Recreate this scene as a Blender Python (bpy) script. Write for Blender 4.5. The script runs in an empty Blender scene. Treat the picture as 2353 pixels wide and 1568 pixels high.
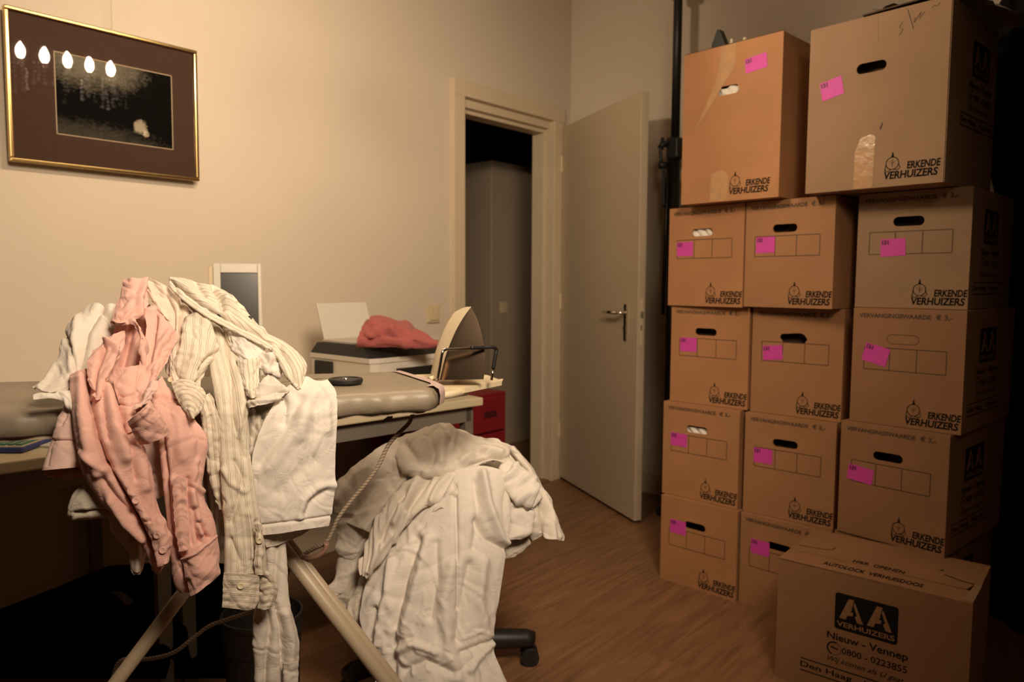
import bpy, bmesh, math, random
import numpy as np
from mathutils import Vector, Matrix
C = bpy.context.scene.collection
PI = math.pi

# ------------------------------------------------------------------ camera, world, exposure
CH = 1.155
F, PITCH, ROLL, YAW = 1697.826, math.radians(4.5646), math.radians(-0.2516), math.radians(41.0398)
fw = np.array([math.cos(YAW)*math.cos(PITCH), math.sin(YAW)*math.cos(PITCH), -math.sin(PITCH)])
rt = np.array([math.sin(YAW), -math.cos(YAW), 0.0])
up = np.cross(rt, fw)
O = np.array([0, 0, CH])
cr, sr = math.cos(ROLL), math.sin(ROLL)
cam_d = bpy.data.cameras.new('camera'); cam = bpy.data.objects.new('camera', cam_d); C.objects.link(cam)
R_ = rt*cr + up*sr*-1; U_ = rt*sr + up*cr
# image axes: u2 = u cos r - v sin r ; v2 = u sin r + v cos r
cam.matrix_world = Matrix(((R_[0], U_[0], -fw[0], 0), (R_[1], U_[1], -fw[1], 0), (R_[2], U_[2], -fw[2], CH), (0, 0, 0, 1)))
cam_d.sensor_width = 36.0; cam_d.lens = F/2353*36.0; cam_d.clip_start = 0.05
cam_d.dof.use_dof = True; cam_d.dof.focus_distance = 1.28; cam_d.dof.aperture_fstop = 5.0
sc = bpy.context.scene; sc.camera = cam
w = bpy.data.worlds.new('world'); sc.world = w; w.use_nodes = True
w.node_tree.nodes['Background'].inputs[0].default_value = (1.0, .75, .5, 1); w.node_tree.nodes['Background'].inputs[1].default_value = .004
sc.view_settings.view_transform = 'Standard'; sc.view_settings.look = 'None'
sc.view_settings.gamma = 1; sc.view_settings.use_curve_mapping = False; sc.view_settings.exposure = 0.0
BULB_POWER = 410.0
LIGHT_POS = (1.205, 1.40, 2.075)
ld = bpy.data.lights.new('garment_fill_spot', 'SPOT'); ld.energy = 250; ld.color = (1.0, .80, .59); ld.spot_size = math.radians(86); ld.spot_blend = 1.0; ld.shadow_soft_size = .30  # unseen spot added to light the fronts of the garments
lo_ = bpy.data.objects.new('garment_fill_spot', ld); C.objects.link(lo_); lo_.location = (.38, -.20, 2.15)
lo_.rotation_euler = (Vector((1.45, 1.80, 1.15))-Vector(lo_.location)).to_track_quat('-Z', 'Y').to_euler()

def ray(x, y):
    u2 = (x-1176.5)/F; v2 = (784-y)/F
    u = u2*cr + v2*sr; v = -u2*sr + v2*cr
    return fw + rt*u + up*v
def at(x, y, t):                     # point seen at photo position x, y, at forward distance t
    return O + ray(x, y)*t
def onz(x, y, z):
    d = ray(x, y); return O + d*((z-CH)/d[2])
def ony(x, y, Y):
    d = ray(x, y); return O + d*(Y/d[1])

# ------------------------------------------------------------------ materials
def srgb(r, g, b):
    f = lambda c: (c/12.92 if c <= .04045 else ((c+.055)/1.055)**2.4)
    return (f(r/255), f(g/255), f(b/255), 1)
def mat(name, col, rough=.6, metal=0, noise=None, bump=None, emit=None, spec=None, sheen=0, coat=0):
    m = bpy.data.materials.new(name); m.use_nodes = True; nt = m.node_tree; b = nt.nodes['Principled BSDF']
    b.inputs['Base Color'].default_value = col; b.inputs['Roughness'].default_value = rough; b.inputs['Metallic'].default_value = metal
    if spec is not None: b.inputs['Specular IOR Level'].default_value = spec
    if sheen: b.inputs['Sheen Weight'].default_value = sheen
    if coat: b.inputs['Coat Weight'].default_value = coat
    tc = nt.nodes.new('ShaderNodeTexCoord')
    if noise:                         # (scale, amount)
        n = nt.nodes.new('ShaderNodeTexNoise'); n.inputs['Scale'].default_value = noise[0]; n.inputs['Detail'].default_value = 4
        nt.links.new(tc.outputs['Object'], n.inputs['Vector'])
        r = nt.nodes.new('ShaderNodeMapRange'); r.inputs[1].default_value = .3; r.inputs[2].default_value = .7
        r.inputs[3].default_value = 1-noise[1]; r.inputs[4].default_value = 1+noise[1]*.4
        nt.links.new(n.outputs[0], r.inputs[0])
        mx = nt.nodes.new('ShaderNodeVectorMath'); mx.operation = 'SCALE'; mx.inputs[0].default_value = col[:3]
        nt.links.new(r.outputs[0], mx.inputs['Scale']); nt.links.new(mx.outputs[0], b.inputs['Base Color'])
    if bump:                          # (scale, strength, distance)
        n = nt.nodes.new('ShaderNodeTexNoise'); n.inputs['Scale'].default_value = bump[0]; n.inputs['Detail'].default_value = 5
        nt.links.new(tc.outputs['Object'], n.inputs['Vector'])
        bp = nt.nodes.new('ShaderNodeBump'); bp.inputs['Strength'].default_value = bump[1]; bp.inputs['Distance'].default_value = bump[2]
        nt.links.new(n.outputs[0], bp.inputs['Height']); nt.links.new(bp.outputs[0], b.inputs['Normal'])
    if emit:
        b.inputs['Emission Color'].default_value = (*emit[0], 1); b.inputs['Emission Strength'].default_value = emit[1]
    return m

def cloth_mat(name, col, stripe=None, bumpk=1.0, transl=.12):
    """woven cotton with fine crumple; stripe = list of (offset, width) lines per repeat, repeat length, colour"""
    m = mat(name, col, .95, spec=.1, sheen=.15); nt = m.node_tree; b = nt.nodes['Principled BSDF']
    uv = nt.nodes.new('ShaderNodeUVMap')
    n1 = nt.nodes.new('ShaderNodeTexNoise'); n1.inputs['Scale'].default_value = 26; n1.inputs['Detail'].default_value = 6; n1.inputs['Roughness'].default_value = .6; n1.inputs['Distortion'].default_value = .9
    n2 = nt.nodes.new('ShaderNodeTexVoronoi'); n2.feature = 'SMOOTH_F1'; n2.inputs['Scale'].default_value = 34
    nt.links.new(uv.outputs[0], n1.inputs[0])
    ad = nt.nodes.new('ShaderNodeVectorMath'); ad.operation = 'MULTIPLY_ADD'; ad.inputs[1].default_value = (.05, .05, .05)
    nt.links.new(n1.outputs['Color'], ad.inputs[0]); nt.links.new(uv.outputs[0], ad.inputs[2]); nt.links.new(ad.outputs[0], n2.inputs['Vector'])
    s = nt.nodes.new('ShaderNodeMath'); s.operation = 'ADD'; nt.links.new(n1.outputs[0], s.inputs[0]); nt.links.new(n2.outputs['Distance'], s.inputs[1])
    bp = nt.nodes.new('ShaderNodeBump'); bp.inputs['Strength'].default_value = .5*bumpk; bp.inputs['Distance'].default_value = .005
    nt.links.new(s.outputs[0], bp.inputs['Height']); nt.links.new(bp.outputs[0], b.inputs['Normal'])
    if stripe:
        lines, rep, scol = stripe
        sp = nt.nodes.new('ShaderNodeSeparateXYZ'); nt.links.new(uv.outputs[0], sp.inputs[0])
        dv = nt.nodes.new('ShaderNodeMath'); dv.operation = 'DIVIDE'; dv.inputs[1].default_value = rep; nt.links.new(sp.outputs[0], dv.inputs[0])
        fr = nt.nodes.new('ShaderNodeMath'); fr.operation = 'FRACT'; nt.links.new(dv.outputs[0], fr.inputs[0])
        acc = None
        for off, wd in lines:
            c = nt.nodes.new('ShaderNodeMath'); c.operation = 'COMPARE'; c.inputs[1].default_value = off; c.inputs[2].default_value = wd
            nt.links.new(fr.outputs[0], c.inputs[0])
            if acc is None: acc = c
            else:
                a = nt.nodes.new('ShaderNodeMath'); a.operation = 'MAXIMUM'; nt.links.new(acc.outputs[0], a.inputs[0]); nt.links.new(c.outputs[0], a.inputs[1]); acc = a
        mx = nt.nodes.new('ShaderNodeMix'); mx.data_type = 'RGBA'; mx.inputs[6].default_value = col; mx.inputs[7].default_value = scol
        nt.links.new(acc.outputs[0], mx.inputs[0]); nt.links.new(mx.outputs[2], b.inputs['Base Color'])
    tr = nt.nodes.new('ShaderNodeBsdfTranslucent'); tr.inputs[0].default_value = col
    ms = nt.nodes.new('ShaderNodeMixShader'); ms.inputs[0].default_value = transl
    out = nt.nodes['Material Output']
    nt.links.new(b.outputs[0], ms.inputs[1]); nt.links.new(tr.outputs[0], ms.inputs[2]); nt.links.new(ms.outputs[0], out.inputs[0])
    return m

M = {}
M['wall'] = mat('wall_paint', (.61, .515, .40, 1), .85, noise=(1.3, .05), bump=(140, .12, .002))
M['wall_dim'] = mat('dark_unseen_wall', (.13, .095, .065, 1), .9, noise=(2, .1))  # unseen walls coloured dark to cut the bounced light
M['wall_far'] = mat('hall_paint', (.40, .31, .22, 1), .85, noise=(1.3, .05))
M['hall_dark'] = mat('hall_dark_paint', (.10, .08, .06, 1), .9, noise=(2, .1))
M['ceil'] = mat('ceiling_paint', (.38, .33, .27, 1), .9, noise=(2, .03))
M['trim'] = mat('cream_gloss_paint', (.60, .485, .335, 1), .42, noise=(3, .04))
M['leafpaint'] = mat('door_paint', (.48, .385, .265, 1), .45, noise=(2, .04))
M['card'] = mat('kraft_cardboard', (.40, .185, .074, 1), .75, noise=(5, .12), bump=(60, .15, .002))
M['card2'] = mat('greyish_dim_kraft', (.31, .185, .098, 1), .75, noise=(5, .12), bump=(60, .15, .002))  # greyer kraft, colour lowered where less light reaches the stacks
M['card3'] = mat('reddish_dim_kraft', (.30, .145, .062, 1), .75, noise=(5, .12), bump=(60, .15, .002))  # redder kraft, dimmed in colour for the weaker light at the right
M['card4'] = mat('half_dim_kraft', (.355, .170, .070, 1), .75, noise=(5, .12), bump=(60, .15, .002))  # light falloff from left to right stack put into the colour
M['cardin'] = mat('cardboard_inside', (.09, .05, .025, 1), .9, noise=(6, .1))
M['ink'] = mat('black_print', (.012, .009, .007, 1), .9, noise=(30, .2), spec=.1)
M['inkline'] = mat('brown_line_print', (.06, .035, .018, 1), .7, noise=(30, .2))
M['pencil'] = mat('pencil_scribble', (.05, .03, .02, 1), .7, noise=(30, .2))
M['sticker'] = mat('pink_label_paper', (.62, .055, .36, 1), .6, noise=(30, .1))
M['stickink'] = mat('label_print', (.10, .01, .05, 1), .6, noise=(30, .1))
M['tape'] = mat('clear_packing_tape', (.46, .265, .125, 1), .25, noise=(25, .12), bump=(45, .4, .004))
M['white_stuff'] = mat('white_paper', (.80, .72, .62, 1), .8, noise=(20, .2), bump=(50, .6, .01))
M['black'] = mat('black_plastic', (.012, .011, .010, 1), .5, noise=(10, .1))
M['blackcloth'] = mat('black_cloth', (.006, .006, .006, 1), 1.0, noise=(10, .2), bump=(90, .3, .003), spec=.05)
M['blackmetal'] = mat('black_metal', (.015, .014, .013, 1), .4, metal=.3, noise=(10, .1))
M['chrome'] = mat('chrome', (.75, .68, .58, 1), .15, metal=1, noise=(10, .05))
M['steel'] = mat('brushed_soleplate_steel', (.34, .24, .16, 1), .16, metal=1, noise=(12, .08))
M['gold'] = mat('gilt_metal', (.62, .42, .17, 1), .22, metal=1, noise=(8, .06))
M['mount'] = mat('brown_mount_board', (.050, .020, .0095, 1), .9, noise=(60, .08))
M['slip'] = mat('pale_mount_bevel', (.36, .26, .15, 1), .7, noise=(20, .08))
M['beige'] = mat('beige_plastic', (.62, .50, .31, 1), .45, noise=(5, .04))
M['cream'] = mat('cream_plastic', (.72, .60, .40, 1), .4, noise=(5, .04))
M['white'] = mat('white_plastic', (.62, .56, .47, 1), .45, noise=(5, .04))
M['screen'] = mat('dark_screen', (.025, .018, .013, 1), .25, noise=(3, .1))
M['desk'] = mat('cream_desk_laminate', (.60, .50, .32, 1), .5, noise=(5, .06))
M['greymetal'] = mat('grey_painted_steel', (.22, .19, .15, 1), .5, metal=.2, noise=(8, .06))
M['red'] = mat('red_lacquered_steel', (.19, .009, .014, 1), .4, noise=(5, .08))
M['darkred'] = mat('shaded_red_recess', (.06, .004, .006, 1), .5, noise=(5, .08))  # raised handle plate in the dark tone of a shaded recess
M['board_cover'] = mat('grey_cotton_board_cover', (.26, .21, .15, 1), .45, noise=(9, .08), bump=(55, .35, .003))
M['lilac'] = mat('lilac_cover_edging', (.50, .36, .33, 1), .8, noise=(20, .08))
M['legpaint'] = mat('ivory_tube_paint', (.46, .36, .25, 1), .4, noise=(8, .06))
M['blue'] = mat('blue_plastic', (.035, .045, .16, 1), .4, noise=(8, .06))
M['green'] = mat('green_rubber_keys', (.045, .13, .085, 1), .5, noise=(8, .06))
M['glass_print'] = mat('greyish_scanner_lid', (.50, .43, .36, 1), .35, noise=(8, .04))
M['bulb'] = mat('lit_bulb', (1, .9, .75, 1), .5, noise=(5, .01), emit=((1.0, .78, .54), BULB_POWER))
M['crystal'] = mat('crystal', (.92, .92, .92, 1), .3, noise=(5, .01))
M['coral'] = cloth_mat('coral_wool', (.42, .115, .105, 1), bumpk=1.4)
M['pink'] = cloth_mat('pink_cotton', (.80, .475, .40, 1))
M['palepink'] = cloth_mat('pale_pink_cotton', (.78, .54, .47, 1))
M['whitec'] = cloth_mat('white_cotton', (.80, .73, .655, 1))
M['offwhite'] = cloth_mat('off_white_cotton', (.76, .68, .59, 1))
M['creamc'] = cloth_mat('cream_pink_cotton', (.80, .66, .54, 1))
BR = (.16, .10, .06, 1)
M['stripe'] = cloth_mat('brown_striped_cotton', (.76, .67, .54, 1), ([(.3, .03), (.52, .03)], .012, (.42, .33, .24, 1)))
M['stripe_fine'] = cloth_mat('faint_striped_cotton', (.77, .69, .57, 1), ([(.5, .10)], .008, (.52, .43, .33, 1)))
M['stripe_dark'] = cloth_mat('dark_striped_cotton', (.76, .66, .53, 1), ([(.3, .035), (.5, .035)], .0105, (.28, .20, .15, 1)))
M['shadec'] = cloth_mat('shaded_linen', (.62, .55, .45, 1))  # white linen with its shade mixed into the colour
# laminate: length-wise grain, each plank picks its own tone
def wood():
    m = bpy.data.materials.new('laminate_planks'); m.use_nodes = True; nt = m.node_tree; b = nt.nodes['Principled BSDF']
    tc = nt.nodes.new('ShaderNodeTexCoord'); oi = nt.nodes.new('ShaderNodeObjectInfo')
    mp = nt.nodes.new('ShaderNodeMapping'); mp.inputs['Scale'].default_value = (2.6, 30, 1)
    nt.links.new(tc.outputs['Object'], mp.inputs[0])
    ad = nt.nodes.new('ShaderNodeVectorMath'); ad.operation = 'ADD'; nt.links.new(mp.outputs[0], ad.inputs[0])
    sc_ = nt.nodes.new('ShaderNodeVectorMath'); sc_.operation = 'SCALE'; sc_.inputs[0].default_value = (37, 19, 5); nt.links.new(oi.outputs['Random'], sc_.inputs['Scale'])
    nt.links.new(sc_.outputs[0], ad.inputs[1])
    n = nt.nodes.new('ShaderNodeTexNoise'); n.inputs['Scale'].default_value = 1.6; n.inputs['Detail'].default_value = 6; n.inputs['Distortion'].default_value = .7
    nt.links.new(ad.outputs[0], n.inputs['Vector'])
    cr_ = nt.nodes.new('ShaderNodeValToRGB'); e = cr_.color_ramp.elements
    e[0].position = .3; e[0].color = (.170, .080, .034, 1); e[1].position = .75; e[1].color = (.31, .158, .072, 1)
    nt.links.new(n.outputs[0], cr_.inputs[0])
    r = nt.nodes.new('ShaderNodeMapRange'); r.inputs[3].default_value = .94; r.inputs[4].default_value = 1.06; nt.links.new(oi.outputs['Random'], r.inputs[0])
    mx = nt.nodes.new('ShaderNodeVectorMath'); mx.operation = 'SCALE'; nt.links.new(cr_.outputs[0], mx.inputs[0]); nt.links.new(r.outputs[0], mx.inputs['Scale'])
    nt.links.new(mx.outputs[0], b.inputs['Base Color']); b.inputs['Roughness'].default_value = .42
    return m
M['wood'] = wood()
def photo_print():
    """flat black and white landscape print: dark trees, pale ground at the bottom left, one pale animal"""
    m = bpy.data.materials.new('landscape_print'); m.use_nodes = True; nt = m.node_tree; b = nt.nodes['Principled BSDF']
    uv = nt.nodes.new('ShaderNodeUVMap'); sp = nt.nodes.new('ShaderNodeSeparateXYZ'); nt.links.new(uv.outputs[0], sp.inputs[0])
    n = nt.nodes.new('ShaderNodeTexNoise'); n.inputs['Scale'].default_value = 4.5; n.inputs['Detail'].default_value = 8; n.inputs['Distortion'].default_value = 1.2
    nt.links.new(uv.outputs[0], n.inputs['Vector'])
    def math_(op, a, bb=None, c=None):
        k = nt.nodes.new('ShaderNodeMath'); k.operation = op
        for i, v in enumerate((a, bb, c)):
            if v is None: continue
            if isinstance(v, (int, float)): k.inputs[i].default_value = v
            else: nt.links.new(v, k.inputs[i])
        return k.outputs[0]
    n2 = nt.nodes.new('ShaderNodeTexNoise'); n2.inputs['Scale'].default_value = 14; n2.inputs['Detail'].default_value = 8; n2.inputs['Distortion'].default_value = 2; nt.links.new(uv.outputs[0], n2.inputs['Vector'])
    def blob(cx, cy, rx, ry, soft):
        dx = math_('DIVIDE', math_('SUBTRACT', sp.outputs[0], cx), rx); dy = math_('DIVIDE', math_('SUBTRACT', sp.outputs[1], cy), ry)
        d = math_('ADD', math_('MULTIPLY', dx, dx), math_('MULTIPLY', dy, dy))
        d = math_('ADD', d, math_('ADD', math_('MULTIPLY', math_('SUBTRACT', n.outputs[0], .5), 2.2), math_('MULTIPLY', math_('SUBTRACT', n2.outputs[0], .5), 2.2)))
        k = nt.nodes.new('ShaderNodeMapRange'); k.inputs[1].default_value = 1+soft; k.inputs[2].default_value = 1-soft; nt.links.new(d, k.inputs[0]); return k.outputs[0]
    sky = blob(.30, 1.0, .42, .34, .9); ground = blob(.20, -.05, .75, .27, .95); dog = blob(.70, .24, .055, .085, .6); dog2 = blob(.75, .16, .03, .04, .5)
    v = math_('ADD', math_('MULTIPLY', sky, .30), math_('MULTIPLY', ground, .13))
    v = math_('ADD', v, math_('MULTIPLY', math_('ADD', dog, dog2), .55))
    v = math_('ADD', v, math_('MULTIPLY', math_('SUBTRACT', n.outputs[0], .80), .16))
    rmp = nt.nodes.new('ShaderNodeValToRGB'); e = rmp.color_ramp.elements
    e[0].position = 0; e[0].color = (.002, .0015, .001, 1); e[1].position = .75; e[1].color = (.45, .38, .27, 1)
    nt.links.new(v, rmp.inputs[0]); nt.links.new(rmp.outputs[0], b.inputs['Base Color']); b.inputs['Roughness'].default_value = .7; b.inputs['Specular IOR Level'].default_value = .05
    return m
M['print'] = photo_print()
def glass():
    m = bpy.data.materials.new('picture_glass'); m.use_nodes = True; nt = m.node_tree; out = nt.nodes['Material Output']
    nt.nodes.remove(nt.nodes['Principled BSDF'])
    t = nt.nodes.new('ShaderNodeBsdfTransparent'); g = nt.nodes.new('ShaderNodeBsdfGlossy'); g.inputs['Roughness'].default_value = .02
    fr = nt.nodes.new('ShaderNodeFresnel'); fr.inputs[0].default_value = 1.5
    nz = nt.nodes.new('ShaderNodeTexNoise'); nz.inputs['Scale'].default_value = 3
    mx = nt.nodes.new('ShaderNodeMixShader'); nt.links.new(fr.outputs[0], mx.inputs[0]); nt.links.new(t.outputs[0], mx.inputs[1]); nt.links.new(g.outputs[0], mx.inputs[2])
    nt.links.new(mx.outputs[0], out.inputs[0]); return m
M['glass'] = glass()
def braid():
    m = mat('braided_cord', (.30, .22, .15, 1), .9); nt = m.node_tree; b = nt.nodes['Principled BSDF']
    uv = nt.nodes.new('ShaderNodeUVMap'); wv = nt.nodes.new('ShaderNodeTexWave'); wv.bands_direction = 'DIAGONAL'; wv.inputs['Scale'].default_value = 90
    nt.links.new(uv.outputs[0], wv.inputs['Vector']); r = nt.nodes.new('ShaderNodeValToRGB')
    r.color_ramp.elements[0].color = (.16, .115, .075, 1); r.color_ramp.elements[1].color = (.38, .29, .21, 1)
    nt.links.new(wv.outputs[0], r.inputs[0]); nt.links.new(r.outputs[0], b.inputs['Base Color']); return m
M['braid'] = braid()

# ------------------------------------------------------------------ object helpers
def link(name, me, m, parent=None):
    o = bpy.data.objects.new(name, me); C.objects.link(o)
    if m is not None:
        me.materials.clear()
        for k in (m if isinstance(m, (list, tuple)) else [m]): me.materials.append(k)
    if parent is not None: o.parent = parent
    return o
def obj(name, bm, m, parent=None, smooth=False, loc=None):
    me = bpy.data.meshes.new(name); bmesh.ops.recalc_face_normals(bm, faces=bm.faces[:]); bm.to_mesh(me); bm.free()
    if smooth:
        for p in me.polygons: p.use_smooth = True
    o = link(name, me, m, parent)
    if loc is not None: o.location = loc
    return o
def tag(o, label, cat, group=None, kind=None):
    o['label'] = label; o['category'] = cat
    if group: o['group'] = group
    if kind: o['kind'] = kind
    return o
def thing(name, label, cat, loc=(0, 0, 0), rz=0, group=None):
    o = bpy.data.objects.new(name, None); C.objects.link(o); o.location = loc; o.rotation_euler = (0, 0, rz)
    o.empty_display_size = .05
    return tag(o, label, cat, group)
def struct(name, bm, m, parent=None, **k):
    o = obj(name, bm, m, parent, **k); o['kind'] = 'structure'; return o
def box(bm, x0, x1, y0, y1, z0, z1, bev=0, mtx=None):
    r = bmesh.ops.create_cube(bm, size=1)
    vs = r['verts']
    for v in vs: v.co = Vector(((x0+x1)/2 + v.co.x*(x1-x0), (y0+y1)/2 + v.co.y*(y1-y0), (z0+z1)/2 + v.co.z*(z1-z0)))
    if bev:
        es = list({e for v in vs for e in v.link_edges})
        g = bmesh.ops.bevel(bm, geom=es, offset=bev, segments=2, affect='EDGES', profile=.6); vs = list({v for f in g['faces'] for v in f.verts} | {v for v in vs if v.is_valid})
    if mtx is not None:
        for v in vs: v.co = mtx @ v.co
    return bm
def nb(): return bmesh.new()
def bx(*a, **k): return box(nb(), *a, **k)
def tube(bm, pts, r, seg=10, caps=True, r2=None):
    pts = [Vector(p) for p in pts]; rings = []
    n = len(pts); ref = None
    for i, p in enumerate(pts):
        t = (pts[min(i+1, n-1)] - pts[max(i-1, 0)]).normalized()
        if ref is None: ref = Vector((0, 0, 1)) if abs(t.z) < .9 else Vector((1, 0, 0))
        a = t.cross(ref).normalized(); b = a.cross(t).normalized(); ref = b
        rr = r if not isinstance(r, (list, tuple)) else r[i]
        rb = rr if r2 is None else r2
        rings.append([bm.verts.new(p + a*rr*math.cos(2*PI*k/seg) + b*rb*math.sin(2*PI*k/seg)) for k in range(seg)])
    uvl = bm.loops.layers.uv.verify(); L = 0
    for i in range(n-1):
        d = (pts[i+1]-pts[i]).length
        for k in range(seg):
            f = bm.faces.new([rings[i][k], rings[i][(k+1) % seg], rings[i+1][(k+1) % seg], rings[i+1][k]]); f.smooth = True
            for lp, (uu, vv) in zip(f.loops, [(k/seg*.02, L), ((k+1)/seg*.02, L), ((k+1)/seg*.02, L+d), (k/seg*.02, L+d)]): lp[uvl].uv = (uu, vv)
        L += d
    if caps:
        bm.faces.new(rings[0][::-1]); bm.faces.new(rings[-1])
    return bm
def cyl(bm, c, r, z0, z1, seg=24, r2=None):
    return lathe(bm, c, [(0, z0), (r, z0), (r if r2 is None else r2, z1), (0, z1)], seg)
def lathe(bm, c, prof, seg=24, sx=1, sy=1):
    rings = []
    for r, z in prof:
        if r < 1e-6: rings.append([bm.verts.new((c[0], c[1], c[2]+z))])
        else: rings.append([bm.verts.new((c[0]+r*sx*math.cos(2*PI*k/seg), c[1]+r*sy*math.sin(2*PI*k/seg), c[2]+z)) for k in range(seg)])
    for a, b in zip(rings, rings[1:]):
        for k in range(seg):
            k2 = (k+1) % seg
            vs = [a[k % len(a)], a[k2 % len(a)], b[k2 % len(b)], b[k % len(b)]]
            vs = list(dict.fromkeys(vs))
            if len(vs) > 2: bm.faces.new(vs)
    return bm
def prism(bm, poly, z0, z1):
    a = [bm.verts.new((x, y, z0)) for x, y in poly]; b = [bm.verts.new((x, y, z1)) for x, y in poly]
    bm.faces.new(a[::-1]); bm.faces.new(b); n = len(poly)
    for i in range(n): bm.faces.new([a[i], a[(i+1) % n], b[(i+1) % n], b[i]])
    return bm
def catmull(P, n, closed=False):
    """P (k, ...) array -> n samples"""
    P = np.asarray(P, float); k = len(P)
    ts = np.linspace(0, k if closed else k-1, n, endpoint=not closed)
    i = np.minimum(ts.astype(int), (k-1) if closed else (k-2)); f = ts - i
    idx = (lambda j: P[j % k]) if closed else (lambda j: P[np.clip(j, 0, k-1)])
    p0, p1, p2, p3 = idx(i-1), idx(i), idx(i+1), idx(i+2)
    f = f.reshape((-1,)+(1,)*(P.ndim-1))
    return .5*((2*p1)+(-p0+p2)*f+(2*p0-5*p1+4*p2-p3)*f*f+(-p0+3*p1-3*p2+p3)*f**3)
def spline(pts, n): return [Vector(p) for p in catmull(np.array([list(p) for p in pts]), n)]

# --- cloth: gridded surfaces with folds that follow drawn fold lines plus random creases
def seg_dist(px, py, line):
    best = np.full(px.shape, 1e9)
    for (ax, ay), (bx_, by) in zip(line, line[1:]):
        dx, dy = bx_-ax, by-ay; L2 = dx*dx+dy*dy+1e-9
        t = np.clip(((px-ax)*dx+(py-ay)*dy)/L2, 0, 1)
        best = np.minimum(best, np.hypot(px-ax-t*dx, py-ay-t*dy))
    return best
def creases(a, b, seed, n, amp, wd, L, ang=0, spread=1.2):
    rs = np.random.RandomState(seed); h = np.zeros(a.shape)
    a0, a1, b0, b1 = a.min(), a.max(), b.min(), b.max()
    for _ in range(n):
        ca, cb = rs.uniform(a0, a1), rs.uniform(b0, b1); th = ang + rs.normal()*spread
        p = (a-ca)*math.sin(th)+(b-cb)*math.cos(th); q = (a-ca)*math.cos(th)-(b-cb)*math.sin(th)
        q = q + rs.uniform(-6, 6)*p*p
        w_ = wd*rs.uniform(.5, 1.6); l_ = L*rs.uniform(.4, 1.4)
        q2 = q/w_; prof = np.exp(-np.abs(q2)**1.3) - .55*np.exp(-((q2-1.6*rs.choice([-1, 1]))**2))
        h += amp*rs.choice([-1, 1])*rs.uniform(.3, 1)*prof*np.exp(-(p/l_)**2)
    return h
def pile_depth(px, py):              # distance to the front of the heap that lies over the board's near edge
    b = 1.135 + .00031*px
    g = np.interp(py, [620, 700, 780, 860, 905, 950, 1010, 1400, 1600], [-.17, -.11, -.05, -.002, .034, .055, .062, .065, .06])
    return b - g
def heap_depth(px, py):              # the laundry over the office chair
    return np.interp(py, [960, 1010, 1080, 1180, 1300, 1450, 1600], [2.12, 2.02, 1.94, 1.87, 1.83, 1.80, 1.76])
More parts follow.
